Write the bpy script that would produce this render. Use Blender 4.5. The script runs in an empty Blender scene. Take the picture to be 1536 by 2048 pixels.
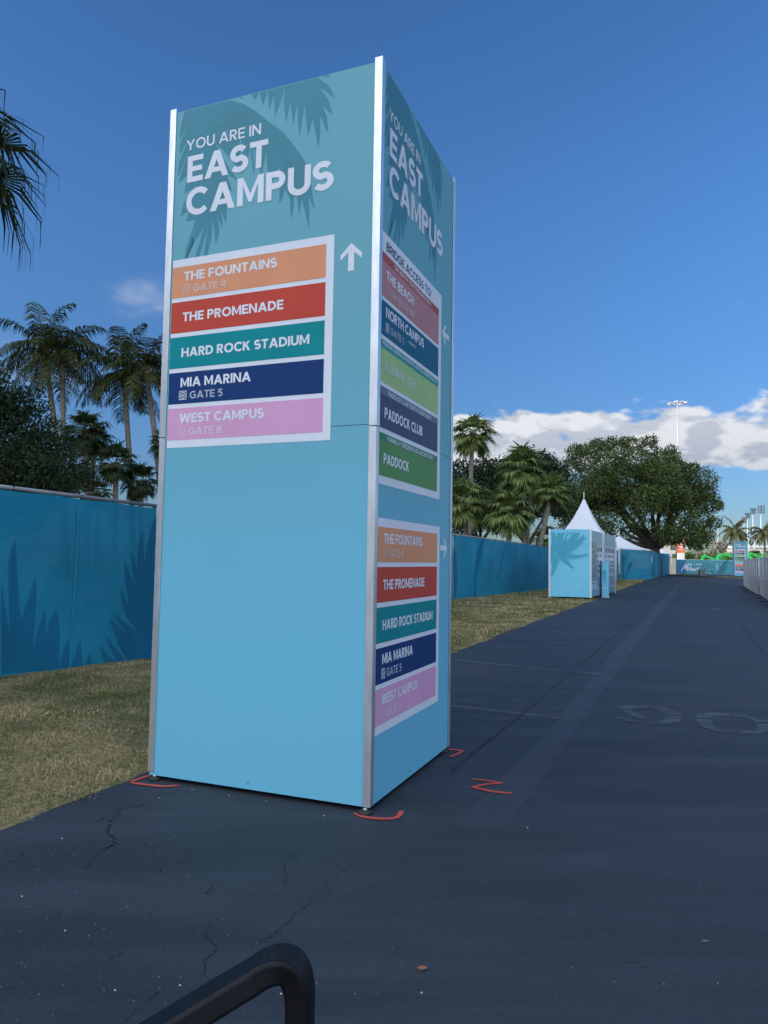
import bpy, bmesh, math, random
import numpy as np
from mathutils import Vector, Matrix
from mathutils.geometry import tessellate_polygon

SC = bpy.context.scene
COL = SC.collection
rnd = random.Random(7)
R_ = math.radians

# ------------------------------------------------------------------ camera
W, H, F = 1536.0, 2048.0, 1480.07
EYE = Vector((0, 0, 1.2))
PITCH, ROLL = 0.063614, 0.015971
_cp, _sp, _cr, _sr = math.cos(PITCH), math.sin(PITCH), math.cos(ROLL), math.sin(ROLL)
FW = Vector((0, _cp, _sp)); _R0 = Vector((1, 0, 0)); _U0 = Vector((0, -_sp, _cp))
RT = _cr * _R0 + _sr * _U0; UP = -_sr * _R0 + _cr * _U0
cd = bpy.data.cameras.new('camera'); cam = bpy.data.objects.new('camera', cd); COL.objects.link(cam)
cd.sensor_fit = 'VERTICAL'; cd.sensor_height = 36; cd.lens = F / H * 36
cd.clip_start = 0.05; cd.clip_end = 3000
cam.matrix_world = Matrix(((RT.x, UP.x, -FW.x, EYE.x), (RT.y, UP.y, -FW.y, EYE.y), (RT.z, UP.z, -FW.z, EYE.z), (0, 0, 0, 1)))
cd.dof.use_dof = True; cd.dof.focus_distance = 6.0; cd.dof.aperture_fstop = 16.0
SC.camera = cam

# ------------------------------------------------------------------ light, sky, exposure
SUN_EL = R_(15); SUN_AZ = math.atan2(0.4, 1.0)          # sun low, behind and to the left of the camera
SUN = Vector((-math.cos(SUN_AZ) * math.cos(SUN_EL), -math.sin(SUN_AZ) * math.cos(SUN_EL), math.sin(SUN_EL)))
ld = bpy.data.lights.new('sun', 'SUN'); ld.energy = 2.3; ld.angle = R_(0.5); ld.color = (1, 0.87, 0.68)
lo = bpy.data.objects.new('sun', ld); COL.objects.link(lo); lo.rotation_euler = SUN.to_track_quat('Z', 'Y').to_euler(); lo.location = (-20, -10, 30)
SC.view_settings.view_transform = 'Standard'; SC.view_settings.look = 'None'; SC.view_settings.gamma = 1
SC.view_settings.exposure = 0.35
SKY_STRENGTH = 0.125
FILL_CLOUD = (1.62, 1.80, 2.12)  # glow of the added fill cloud behind the camera

def N(nt, t, **kw):
    n = nt.nodes.new(t)
    for k, v in kw.items():
        if k in n.inputs.keys(): n.inputs[k].default_value = v
        else: setattr(n, k, v)
    return n
def MATH(nt, op, a, b=None, c=None, clamp=False):
    n = nt.nodes.new('ShaderNodeMath'); n.operation = op; n.use_clamp = clamp
    for i, v in enumerate((a, b, c)):
        if v is None: continue
        if isinstance(v, (int, float)): n.inputs[i].default_value = v
        else: nt.links.new(v, n.inputs[i])
    return n.outputs[0]
def SMOOTH(nt, v, a, b):
    n = nt.nodes.new('ShaderNodeMapRange'); n.interpolation_type = 'SMOOTHSTEP'; n.inputs[1].default_value = a; n.inputs[2].default_value = b
    nt.links.new(v, n.inputs[0]); return n.outputs[0]
def MIXC(nt, f, a, b, mode='MIX'):
    n = nt.nodes.new('ShaderNodeMix'); n.data_type = 'RGBA'; n.blend_type = mode
    for i, v in ((0, f), (6, a), (7, b)):
        if isinstance(v, (int, float)): n.inputs[i].default_value = v
        elif isinstance(v, (tuple, list)): n.inputs[i].default_value = (*v[:3], 1)
        else: nt.links.new(v, n.inputs[i])
    return n.outputs[2]

def build_world():
    w = bpy.data.worlds.new('World'); SC.world = w; w.use_nodes = True
    nt = w.node_tree; nt.nodes.clear(); L = nt.links.new
    out = N(nt, 'ShaderNodeOutputWorld'); bg = N(nt, 'ShaderNodeBackground'); L(bg.outputs[0], out.inputs[0])
    sky = N(nt, 'ShaderNodeTexSky'); sky.sky_type = 'NISHITA'; sky.sun_disc = False
    sky.sun_elevation = SUN_EL; sky.sun_rotation = math.atan2(SUN.x, SUN.y)
    sky.air_density = 1.0; sky.dust_density = 0.5; sky.ozone_density = 3.0; sky.altitude = 0
    tc = N(nt, 'ShaderNodeTexCoord'); sep = N(nt, 'ShaderNodeSeparateXYZ'); L(tc.outputs['Generated'], sep.inputs[0])
    az = MATH(nt, 'ARCTAN2', sep.outputs[0], sep.outputs[1]); el = MATH(nt, 'ARCSINE', sep.outputs[2])
    def cloud_field(dv, du):
        cb = N(nt, 'ShaderNodeCombineXYZ')
        L(MATH(nt, 'ADD', MATH(nt, 'MULTIPLY', az, 9.0), du), cb.inputs[0]); L(MATH(nt, 'ADD', MATH(nt, 'MULTIPLY', el, 19.0), dv), cb.inputs[1])
        n = N(nt, 'ShaderNodeTexNoise', Scale=1.9, Detail=8.0, Roughness=0.52); n.inputs['Distortion'].default_value = 0.2
        L(cb.outputs[0], n.inputs['Vector']); return n.outputs[0]
    f0 = cloud_field(3.1, 1.7); f1 = cloud_field(3.1 + 0.45, 1.7 - 0.25)
    # a long cumulus bank low on the right, thinning upwards and towards the left
    band = MATH(nt, 'MULTIPLY', SMOOTH(nt, el, R_(5.6), R_(7.8)), MATH(nt, 'SUBTRACT', 1.0, SMOOTH(nt, el, R_(9.4), R_(13.0))))
    side = SMOOTH(nt, az, R_(-9), R_(4))
    bias = MATH(nt, 'MULTIPLY', band, side)
    dens = MATH(nt, 'ADD', MATH(nt, 'MULTIPLY', bias, 0.51), MATH(nt, 'MULTIPLY', MATH(nt, 'SUBTRACT', f0, 0.72), 1.1))
    cov = MATH(nt, 'MULTIPLY', SMOOTH(nt, dens, -0.02, 0.14), SMOOTH(nt, bias, 0.05, 0.3))
    # small wisps elsewhere
    wisp = MATH(nt, 'MULTIPLY', SMOOTH(nt, f0, 0.64, 1.05), MATH(nt, 'MULTIPLY', SMOOTH(nt, el, R_(3), R_(9)), MATH(nt, 'SUBTRACT', 1.0, SMOOTH(nt, el, R_(17), R_(24)))))
    cov = MATH(nt, 'MAXIMUM', cov, MATH(nt, 'MULTIPLY', wisp, 0.45))
    for (wa, we, wr, wk) in ((-18.2, 18.6, 3.2, .36), (-26.0, 13.0, 4.0, .35)):
        dd = MATH(nt, 'ADD', MATH(nt, 'POWER', MATH(nt, 'MULTIPLY', MATH(nt, 'SUBTRACT', az, R_(wa)), .75), 2.0), MATH(nt, 'POWER', MATH(nt, 'MULTIPLY', MATH(nt, 'SUBTRACT', el, R_(we)), 1.5), 2.0))
        wsp = MATH(nt, 'MULTIPLY', MATH(nt, 'SUBTRACT', 1.0, SMOOTH(nt, MATH(nt, 'SQRT', dd), 0.0, R_(wr))), SMOOTH(nt, f0, .25, .75))
        cov = MATH(nt, 'MAXIMUM', cov, MATH(nt, 'MULTIPLY', wsp, wk))
    litv = SMOOTH(nt, MATH(nt, 'SUBTRACT', f0, f1), -0.07, 0.10)
    hi = SMOOTH(nt, el, R_(6.0), R_(10.5))
    lit = MATH(nt, 'ADD', MATH(nt, 'MULTIPLY', litv, 0.62), MATH(nt, 'MULTIPLY', hi, 0.38), clamp=True)
    ccol = MIXC(nt, lit, (0.30, 0.35, 0.44), (0.62, 0.64, 0.68))
    # sky tint
    hs = N(nt, 'ShaderNodeHueSaturation', Saturation=1.17, Value=1.0); L(sky.outputs[0], hs.inputs['Color'])
    skyc = MIXC(nt, 1.0, hs.outputs[0], (SKY_STRENGTH * 0.98, SKY_STRENGTH * 1.05, SKY_STRENGTH * 1.24), 'MULTIPLY')
    skyc = MIXC(nt, 1.0, skyc, MIXC(nt, SMOOTH(nt, el, R_(-4), R_(30)), (.42, .50, .62), (1, 1, 1)), 'MULTIPLY')
    col = MIXC(nt, cov, skyc, ccol)
    # bright unseen cloud behind the camera, added as fill light for the fronts
    dt = N(nt, 'ShaderNodeVectorMath', operation='DOT_PRODUCT'); L(tc.outputs['Generated'], dt.inputs[0]); dt.inputs[1].default_value = Vector((-.42, -.82, .40)).normalized()
    bn = N(nt, 'ShaderNodeTexNoise', Scale=2.4, Detail=6.0, Roughness=.55); L(tc.outputs['Generated'], bn.inputs['Vector'])
    back = MATH(nt, 'MULTIPLY', SMOOTH(nt, dt.outputs['Value'], .15, .70), SMOOTH(nt, bn.outputs[0], .36, .56))
    col = MIXC(nt, back, col, FILL_CLOUD)
    L(col, bg.inputs[0]); bg.inputs[1].default_value = 1.0
build_world()

# ------------------------------------------------------------------ pixel helpers: a photo pixel at a known depth -> a world point
def ray(x, y): return FW + RT * ((x - W / 2) / F) - UP * ((y - H / 2) / F)
def PX(x, y, depth):
    d = ray(x, y); return EYE + d * (depth / d.y)
def GP(x, y, z=0.0):
    d = ray(x, y); return EYE + d * ((z - EYE.z) / d.z)
def onplane(x, y, a, b):
    """pixel -> (distance along a->b, height) on the vertical plane through a and b"""
    d = ray(x, y); e = Vector((b[0] - a[0], b[1] - a[1], 0)); n = Vector((-e.y, e.x, 0))
    t = (Vector((a[0], a[1], 0)) - EYE).dot(n) / d.dot(n); P = EYE + d * t
    return (P - Vector((a[0], a[1], 0))).dot(e.normalized()), P.z

# ------------------------------------------------------------------ mesh helpers
class MB:
    """collects geometry and links it as one mesh object"""
    def __init__(s): s.maxe = None; s.v = []; s.f = []; s.m = []; s.sm = []
    def poly(s, pts, mi=0, smooth=False):
        i = len(s.v); s.v += [tuple(p) for p in pts]; s.f.append(tuple(range(i, i + len(pts)))); s.m.append(mi); s.sm.append(smooth)
    def box(s, a, b, mi=0, mat=None):
        x0, y0, z0 = a; x1, y1, z1 = b
        P = [(x0, y0, z0), (x1, y0, z0), (x1, y1, z0), (x0, y1, z0), (x0, y0, z1), (x1, y0, z1), (x1, y1, z1), (x0, y1, z1)]
        if mat is not None: P = [tuple(mat @ Vector(p)) for p in P]
        i = len(s.v); s.v += P
        for q in ((3, 2, 1, 0), (4, 5, 6, 7), (0, 1, 5, 4), (1, 2, 6, 5), (2, 3, 7, 6), (3, 0, 4, 7)):
            s.f.append(tuple(i + k for k in q)); s.m.append(mi); s.sm.append(False)
    def beam(s, a, b, wd, ht, mi=0, up=(0, 0, 1)):
        a = Vector(a); b = Vector(b); d = (b - a); l = d.length; d.normalize(); u = Vector(up)
        if abs(d.dot(u)) > .98: u = Vector((0, 1, 0))
        sx = d.cross(u).normalized(); sz = sx.cross(d)
        M = Matrix(((d.x, sx.x, sz.x, a.x), (d.y, sx.y, sz.y, a.y), (d.z, sx.z, sz.z, a.z), (0, 0, 0, 1)))
        s.box((0, -wd / 2, -ht / 2), (l, wd / 2, ht / 2), mi, M)
    def tube(s, pts, rad, n=8, mi=0, caps=True):
        pts = [Vector(p) for p in pts]
        if not isinstance(rad, (list, tuple)): rad = [rad] * len(pts)
        base = len(s.v); pu = None
        for k, p in enumerate(pts):
            d = (pts[min(k + 1, len(pts) - 1)] - pts[max(k - 1, 0)]).normalized()
            if pu is None:
                pu = Vector((1, 0, 0)) if abs(d.x) < .9 else Vector((0, 1, 0))
            u = (pu - d * pu.dot(d)).normalized(); w = d.cross(u); pu = u
            for j in range(n):
                a = 2 * math.pi * j / n; s.v.append(tuple(p + (u * math.cos(a) + w * math.sin(a)) * rad[k]))
        for k in range(len(pts) - 1):
            for j in range(n):
                a = base + k * n + j; b = base + k * n + (j + 1) % n
                s.f.append((a, b, b + n, a + n)); s.m.append(mi); s.sm.append(True)
        if caps:
            s.f.append(tuple(base + j for j in reversed(range(n)))); s.m.append(mi); s.sm.append(False)
            e = base + (len(pts) - 1) * n
            s.f.append(tuple(e + j for j in range(n))); s.m.append(mi); s.sm.append(False)
    def lathe(s, prof, cx, cy, n=16, mi=0):
        base = len(s.v)
        for r, z in prof:
            for j in range(n):
                a = 2 * math.pi * j / n; s.v.append((cx + r * math.cos(a), cy + r * math.sin(a), z))
        for k in range(len(prof) - 1):
            for j in range(n):
                a = base + k * n + j; b = base + k * n + (j + 1) % n
                s.f.append((a, b, b + n, a + n)); s.m.append(mi); s.sm.append(True)
    def flat(s, pts2, place, off, mi=0, maxe=None):
        """filled simple polygon given in 2D face coordinates"""
        P = [Vector((p[0], p[1], 0)) for p in pts2]
        i = len(s.v); s.v += [tuple(place(p[0], p[1], off)) for p in pts2]
        area = sum(P[k].x * P[(k + 1) % len(P)].y - P[(k + 1) % len(P)].x * P[k].y for k in range(len(P)))
        for t in tessellate_polygon([P]):
            a, b, c = (P[k] for k in t)
            sg = (b.x - a.x) * (c.y - a.y) - (b.y - a.y) * (c.x - a.x)
            if abs(sg) < 1e-12: continue
            t = t if sg > 0 else (t[0], t[2], t[1])
            if maxe or s.maxe:
                st = [[P[k] for k in t]]; me_ = maxe or s.maxe
                while st:
                    T = st.pop(); e = [(T[(k + 1) % 3] - T[k]).length for k in range(3)]; k = e.index(max(e))
                    if e[k] > me_:
                        m_ = (T[k] + T[(k + 1) % 3]) / 2; st += [[T[k], m_, T[(k + 2) % 3]], [m_, T[(k + 1) % 3], T[(k + 2) % 3]]]
                    else: s.poly([place(p.x, p.y, off) for p in T], mi, True)
                continue
            s.f.append(tuple(i + k for k in t)); s.m.append(mi); s.sm.append(False)
    def build(s, name, mats, parent=None, loc=None, bevel=0):
        me = bpy.data.meshes.new(name); me.from_pydata(s.v, [], s.f)
        mats = mats if isinstance(mats, (list, tuple)) else [mats]
        for m in mats: me.materials.append(m)
        me.polygons.foreach_set('material_index', s.m); me.polygons.foreach_set('use_smooth', s.sm); me.update()
        o = bpy.data.objects.new(name, me); COL.objects.link(o)
        if parent is not None: o.parent = parent
        if loc is not None: o.location = loc
        if bevel:
            b = o.modifiers.new('bevel', 'BEVEL'); b.width = bevel; b.segments = 2; b.limit_method = 'ANGLE'
        return o

def raw_mesh(name, V, faces_n, mats, parent=None):
    """numpy vertices, every face with faces_n corners in order"""
    V = np.asarray(V, dtype=np.float32); nf = len(V) // faces_n
    me = bpy.data.meshes.new(name); me.vertices.add(len(V)); me.vertices.foreach_set('co', V.ravel())
    me.loops.add(nf * faces_n); me.loops.foreach_set('vertex_index', np.arange(nf * faces_n, dtype=np.int32))
    me.polygons.add(nf); me.polygons.foreach_set('loop_start', np.arange(0, nf * faces_n, faces_n, dtype=np.int32))
    me.update(calc_edges=True)
    for m in (mats if isinstance(mats, (list, tuple)) else [mats]): me.materials.append(m)
    o = bpy.data.objects.new(name, me); COL.objects.link(o)
    if parent is not None: o.parent = parent
    return o

def tag(o, label=None, cat=None, group=None, kind=None):
    if label: o['label'] = label
    if cat: o['category'] = cat
    if group: o['group'] = group
    if kind: o['kind'] = kind
    return o
def thing(name, label, cat, loc=(0, 0, 0), rz=0, group=None):
    o = bpy.data.objects.new(name, None); COL.objects.link(o); o.location = loc; o.rotation_euler = (0, 0, rz); o.empty_display_size = .2
    return tag(o, label, cat, group)

# ------------------------------------------------------------------ materials
def mat(name, col, rough=.6, spec=.5, metal=0, var=0, vscale=4.0, bump=0, bscale=60.0, col2=None, trans=0, sheen=0, coords='Object', vstretch=None, translucent=0, island=None):
    m = bpy.data.materials.new(name); m.use_nodes = True; nt = m.node_tree; L = nt.links.new
    b = nt.nodes['Principled BSDF']; out = nt.nodes['Material Output']
    b.inputs['Roughness'].default_value = rough; b.inputs['Metallic'].default_value = metal; b.inputs['Specular IOR Level'].default_value = spec
    b.inputs['Base Color'].default_value = (*col, 1)
    tc = N(nt, 'ShaderNodeTexCoord'); src = tc.outputs[coords]
    if vstretch:
        mp = N(nt, 'ShaderNodeMapping'); mp.inputs['Scale'].default_value = vstretch; L(src, mp.inputs[0]); srcv = mp.outputs[0]
    else: srcv = src
    c = None
    if var or col2:
        n = N(nt, 'ShaderNodeTexNoise', Scale=vscale, Detail=5.0, Roughness=.6); L(srcv, n.inputs['Vector'])
        f = SMOOTH(nt, n.outputs[0], .3, .7)
        c2 = col2 if col2 else tuple(max(0, x * (1 - var)) for x in col)
        c1 = col if col2 else tuple(min(1, x * (1 + var)) for x in col)
        c = MIXC(nt, f, c1, c2)
    if island:
        g = N(nt, 'ShaderNodeNewGeometry'); cr = N(nt, 'ShaderNodeValToRGB'); L(g.outputs['Random Per Island'], cr.inputs[0])
        els = cr.color_ramp.elements
        els[0].color = (*island[0], 1); els[-1].color = (*island[-1], 1)
        for k, cc in enumerate(island[1:-1]):
            e = els.new((k + 1) / (len(island) - 1)); e.color = (*cc, 1)
        c = cr.outputs[0]
    if c is not None: L(c, b.inputs['Base Color'])
    if bump:
        n2 = N(nt, 'ShaderNodeTexNoise', Scale=bscale, Detail=4.0); L(src, n2.inputs['Vector'])
        bp = N(nt, 'ShaderNodeBump', Strength=bump, Distance=.01); L(n2.outputs[0], bp.inputs['Height']); L(bp.outputs[0], b.inputs['Normal'])
    sh = b.outputs[0]
    if translucent:
        t = N(nt, 'ShaderNodeBsdfTranslucent'); t.inputs[0].default_value = (*[min(1, x * 1.6) for x in col], 1)
        if c is not None: L(c, t.inputs[0])
        mx = N(nt, 'ShaderNodeMixShader'); mx.inputs[0].default_value = translucent; L(sh, mx.inputs[1]); L(t.outputs[0], mx.inputs[2]); sh = mx.outputs[0]
    if trans:
        t = N(nt, 'ShaderNodeBsdfTransparent'); mx = N(nt, 'ShaderNodeMixShader'); mx.inputs[0].default_value = trans
        L(sh, mx.inputs[1]); L(t.outputs[0], mx.inputs[2]); sh = mx.outputs[0]
    L(sh, out.inputs[0]); return m

def asphalt_mat(name='sealed_asphalt', paint=None, lo=.4, hi=.6, yfade=None):
    m = bpy.data.materials.new(name); m.use_nodes = True; nt = m.node_tree; L = nt.links.new
    b = nt.nodes['Principled BSDF']; tc = N(nt, 'ShaderNodeTexCoord'); o = tc.outputs['Object']
    big = N(nt, 'ShaderNodeTexNoise', Scale=.35, Detail=6.0, Roughness=.6); L(o, big.inputs['Vector'])
    # brush marks of the sealcoat, drawn out across the lane
    mp = N(nt, 'ShaderNodeMapping'); mp.inputs['Rotation'].default_value = (0, 0, R_(23)); mp.inputs['Scale'].default_value = (.35, 2.2, 1); L(o, mp.inputs[0])
    st = N(nt, 'ShaderNodeTexNoise', Scale=1.6, Detail=6.0, Roughness=.65); L(mp.outputs[0], st.inputs['Vector'])
    c = MIXC(nt, SMOOTH(nt, big.outputs[0], .3, .72), (.0160, .0207, .0280), (.0290, .0352, .0450))
    c = MIXC(nt, MATH(nt, 'MULTIPLY', SMOOTH(nt, st.outputs[0], .40, .70), .6), c, (.042, .051, .065))
    fine = N(nt, 'ShaderNodeTexNoise', Scale=95.0, Detail=3.0, Roughness=.7); L(o, fine.inputs['Vector'])
    c = MIXC(nt, MATH(nt, 'MULTIPLY', SMOOTH(nt, fine.outputs[0], .5, .8), .5), c, (.040, .048, .060))
    vo = N(nt, 'ShaderNodeTexVoronoi', Scale=19.0); L(o, vo.inputs['Vector'])
    sp = MATH(nt, 'LESS_THAN', vo.outputs['Distance'], .028)
    vo2 = N(nt, 'ShaderNodeTexNoise', Scale=3.0, Detail=2.0); L(o, vo2.inputs['Vector'])
    sp = MATH(nt, 'MULTIPLY', sp, SMOOTH(nt, vo2.outputs[0], .45, .62))
    c = MIXC(nt, MATH(nt, 'MULTIPLY', sp, .4), c, (.30, .31, .32))
    if paint:                                                      # old paint, worn through in patches
        wn = N(nt, 'ShaderNodeTexNoise', Scale=5.0, Detail=7.0, Roughness=.7); L(o, wn.inputs['Vector'])
        wf = SMOOTH(nt, MATH(nt, 'ADD', MATH(nt, 'MULTIPLY', wn.outputs[0], .6), MATH(nt, 'MULTIPLY', big.outputs[0], .4)), lo, hi)
        if yfade:
            sp_ = N(nt, 'ShaderNodeSeparateXYZ'); L(o, sp_.inputs[0]); wf = MATH(nt, 'MULTIPLY', wf, SMOOTH(nt, sp_.outputs[1], *yfade))
        c = MIXC(nt, wf, c, paint)
    L(c, b.inputs['Base Color'])
    rr = N(nt, 'ShaderNodeMapRange'); L(big.outputs[0], rr.inputs[0]); rr.inputs[3].default_value = .50; rr.inputs[4].default_value = .78; L(rr.outputs[0], b.inputs['Roughness'])
    b.inputs['Specular IOR Level'].default_value = .40
    h = MATH(nt, 'ADD', MATH(nt, 'MULTIPLY', fine.outputs[0], 1.3), MATH(nt, 'MULTIPLY', st.outputs[0], 1.0))
    med = N(nt, 'ShaderNodeTexNoise', Scale=28.0, Detail=4.0); L(o, med.inputs['Vector'])
    h = MATH(nt, 'ADD', h, MATH(nt, 'MULTIPLY', med.outputs[0], 1.0))
    bp = N(nt, 'ShaderNodeBump', Strength=.8, Distance=.006); L(h, bp.inputs['Height']); L(bp.outputs[0], b.inputs['Normal'])
    return m

def lawn_mat():
    m = bpy.data.materials.new('dry_lawn'); m.use_nodes = True; nt = m.node_tree; L = nt.links.new
    b = nt.nodes['Principled BSDF']; o = N(nt, 'ShaderNodeTexCoord').outputs['Object']; b.inputs['Roughness'].default_value = .95; b.inputs['Specular IOR Level'].default_value = .1
    n1 = N(nt, 'ShaderNodeTexNoise', Scale=.8, Detail=6.0, Roughness=.65); L(o, n1.inputs['Vector'])
    n2 = N(nt, 'ShaderNodeTexNoise', Scale=22.0, Detail=5.0, Roughness=.75); L(o, n2.inputs['Vector'])
    c = MIXC(nt, SMOOTH(nt, n1.outputs[0], .38, .62), (.15, .155, .055), (.40, .31, .16))
    c = MIXC(nt, SMOOTH(nt, n2.outputs[0], .35, .7), c, (.075, .07, .035))
    L(c, b.inputs['Base Color'])
    bp = N(nt, 'ShaderNodeBump', Strength=.8, Distance=.03); L(n2.outputs[0], bp.inputs['Height']); L(bp.outputs[0], b.inputs['Normal'])
    return m

def vinyl_mat(name, top, bot, z0, z1):
    """printed vinyl: the artwork itself runs from one blue to another up the panel"""
    m = mat(name, bot, rough=.5, spec=.15); nt = m.node_tree; L = nt.links.new; b = nt.nodes['Principled BSDF']
    sp = N(nt, 'ShaderNodeSeparateXYZ'); L(N(nt, 'ShaderNodeTexCoord').outputs['Object'], sp.inputs[0])
    n = N(nt, 'ShaderNodeTexNoise', Scale=1.4, Detail=4.0); L(N(nt, 'ShaderNodeTexCoord').outputs['Object'], n.inputs['Vector'])
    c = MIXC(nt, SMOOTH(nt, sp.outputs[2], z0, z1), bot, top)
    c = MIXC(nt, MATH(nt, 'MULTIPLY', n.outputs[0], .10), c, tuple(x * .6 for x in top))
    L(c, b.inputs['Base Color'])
    bp = N(nt, 'ShaderNodeBump', Strength=.04, Distance=.02); n3 = N(nt, 'ShaderNodeTexNoise', Scale=2.2, Detail=2.0); L(N(nt, 'ShaderNodeTexCoord').outputs['Object'], n3.inputs['Vector'])
    L(n3.outputs[0], bp.inputs['Height']); L(bp.outputs[0], b.inputs['Normal'])
    return m

def aluminium_mat():
    m = mat('brushed_aluminium', (.72, .73, .74), rough=.38, metal=.85, var=.10, vscale=7, bump=.05, bscale=40, vstretch=(3, 3, .6))
    nt = m.node_tree; L = nt.links.new; b = nt.nodes['Principled BSDF']
    n = N(nt, 'ShaderNodeTexNoise', Scale=9.0, Detail=6.0, Roughness=.7); L(N(nt, 'ShaderNodeTexCoord').outputs['Object'], n.inputs['Vector'])
    r = N(nt, 'ShaderNodeMapRange'); L(n.outputs[0], r.inputs[0]); r.inputs[3].default_value = .28; r.inputs[4].default_value = .55; L(r.outputs[0], b.inputs['Roughness'])
    return m

M = {}
M['asphalt'] = asphalt_mat(); M['lawn'] = lawn_mat()
M['soil'] = mat('sandy_soil', (.26, .21, .13), .95, .1, var=.3, vscale=2, bump=.4, bscale=12)
M['crack'] = mat('crack_shadow', (.0085, .0105, .0135), .95, .05)
M['seam'] = asphalt_mat('seam_dark', (.0085, .0115, .0155), .42, .60)
M['oldpaint'] = asphalt_mat('worn_line_paint', (.070, .082, .099), .36, .60)
M['oldpaint2'] = asphalt_mat('worn_wide_line', (.046, .055, .070), .34, .64, (2.4, 5.5))
M['spill'] = asphalt_mat('white_spill', (.26, .28, .30), .47, .62)
M['spray'] = asphalt_mat('red_spray_paint', (.50, .075, .055), .30, .46)
M['alu'] = aluminium_mat()
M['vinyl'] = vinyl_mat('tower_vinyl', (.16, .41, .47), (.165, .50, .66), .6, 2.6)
M['palmprint'] = mat('palm_print_ink', (.075, .25, .31), .5, .15, var=.06, vscale=2)
M['palmprint2'] = mat('palm_print_ink_pale', (.12, .36, .44), .5, .15, var=.06, vscale=2)
M['white'] = mat('white_vinyl', (.74, .76, .80), .5, .15, var=.03, vscale=3)
for k, c in dict(orange=(.74, .31, .16), red=(.55, .07, .045), teal=(.005, .25, .27), navy=(.012, .045, .16), pink=(.70, .36, .55), salmon=(.50, .22, .22),
                 brick=(.45, .09, .07), deepteal=(.010, .12, .20), strip_teal=(.03, .30, .28), lime=(.36, .55, .22), slate=(.055, .085, .14), slate2=(.13, .17, .25),
                 green=(.10, .28, .09), green2=(.05, .22, .12), ink=(.03, .07, .14)).items():
    M[k] = mat('band_' + k, c, .5, .12, var=.04, vscale=3)
def dim(base, f): return tuple(b * (1 - f) + w * f for b, w in zip(base, (.74, .76, .80)))
for k, c in dict(orange=dim((.62, .27, .13), .52), navy=dim((.012, .045, .16), .58), pink=dim((.66, .32, .52), .58), salmon=dim((.5, .22, .22), .42), deepteal=dim((.01, .12, .2), .45), lime=dim((.36, .55, .22), .5)).items():
    M['faint_' + k] = mat('faint_lettering_' + k, c, .5, .12)
M['rubber'] = mat('black_rubber', (.02, .02, .022), .6, .4)
M['black'] = mat('black_powder_coat', (.005, .005, .007), .5, .25)
M['blackseat'] = mat('cart_vinyl', (.03, .03, .032), .6, .4)
M['steel'] = mat('galvanised_steel', (.50, .51, .52), .45, metal=.7, var=.15, vscale=9)
M['rail'] = mat('dull_galvanised_rail', (.22, .23, .24), .6, .3, var=.2, vscale=6)
M['screen'] = mat('blue_mesh_screen', (.011, .22, .335), .7, .2, var=.12, vscale=1.3, trans=.022, bump=.25, bscale=260)
M['screen_fold'] = mat('blue_mesh_screen_lit_fold', (.016, .245, .375), .7, .2, var=.1, vscale=2)  # lighter blue: light on a fabric fold put into the colour
M['screen_dark'] = mat('blue_mesh_screen_print', (.010, .14, .25), .7, .2, var=.12, vscale=1.3, trans=.02, bump=.25, bscale=260)
M['screen_teal'] = mat('teal_mesh_screen', (.010, .20, .30), .7, .3, var=.15, vscale=1.0, trans=.03)
M['screen_teal_dark'] = mat('teal_mesh_print', (.010, .11, .17), .7, .3, var=.1, vscale=1.0)
M['banner'] = mat('welcome_banner', (.07, .27, .33), .7, .3, var=.12, vscale=.6)
M['banner_dark'] = mat('welcome_banner_print', (.035, .17, .22), .7, .3)
M['banner_edge'] = mat('banner_blue_end', (.03, .14, .25), .7, .3)
M['greymesh'] = mat('grey_mesh_fabric', (.115, .13, .155), .8, .2, var=.2, vscale=1.5, trans=.22)
M['tent'] = mat('white_tent_fabric', (.78, .79, .82), .6, .3, var=.03, vscale=1, translucent=.12)
M['kiosk'] = mat('kiosk_vinyl', (.17, .52, .68), .45, .4, var=.04, vscale=1.5)
M['kioskside'] = mat('kiosk_side_vinyl', (.22, .34, .44), .3, .5, var=.08, vscale=1.5)
M['kioskprint'] = mat('kiosk_palm_print', (.06, .34, .46), .45, .4)
M['tan'] = mat('tan_photo_print', (.33, .28, .21), .4, .4, var=.3, vscale=9)
M['greyprint'] = mat('grey_photo_print', (.14, .18, .20), .4, .4, var=.4, vscale=9)
M['cream'] = mat('cream_painted_block', (.72, .64, .46), .8, .2, var=.08, vscale=3)
M['concrete'] = mat('pale_concrete', (.50, .48, .44), .85, .2, var=.12, vscale=.4)
M['concrete_far'] = mat('pale_stucco', (.62, .58, .50), .85, .2, var=.06, vscale=.5)
M['darkglass'] = mat('dark_window', (.05, .06, .07), .15, .6)
M['bin'] = mat('bin_brown_grey', (.20, .19, .17), .7, .3, var=.15, vscale=5)
M['orangesign'] = mat('orange_sign_vinyl', (.80, .17, .05), .5, .4)
M['whitepaint'] = mat('white_paint', (.78, .78, .76), .6, .3, var=.05)
M['lift'] = mat('green_lift_paint', (.015, .56, .11), .4, .5, var=.08, vscale=2)
M['mast'] = mat('mast_galvanised', (.66, .67, .68), .5, .4, metal=.3)
M['lampdark'] = mat('floodlight_housing', (.10, .11, .12), .5, .4)
M['bark'] = mat('oak_bark', (.085, .070, .055), .95, .1, var=.35, vscale=5, bump=.8, bscale=18)
M['palmbark'] = mat('palm_bark', (.24, .215, .18), .95, .1, var=.28, vscale=3, bump=.6, bscale=14, vstretch=(1, 1, 5))
M['boot'] = mat('brown_palm_fibre', (.11, .07, .045), .95, .1, var=.4, vscale=12, bump=.8, bscale=30)
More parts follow.
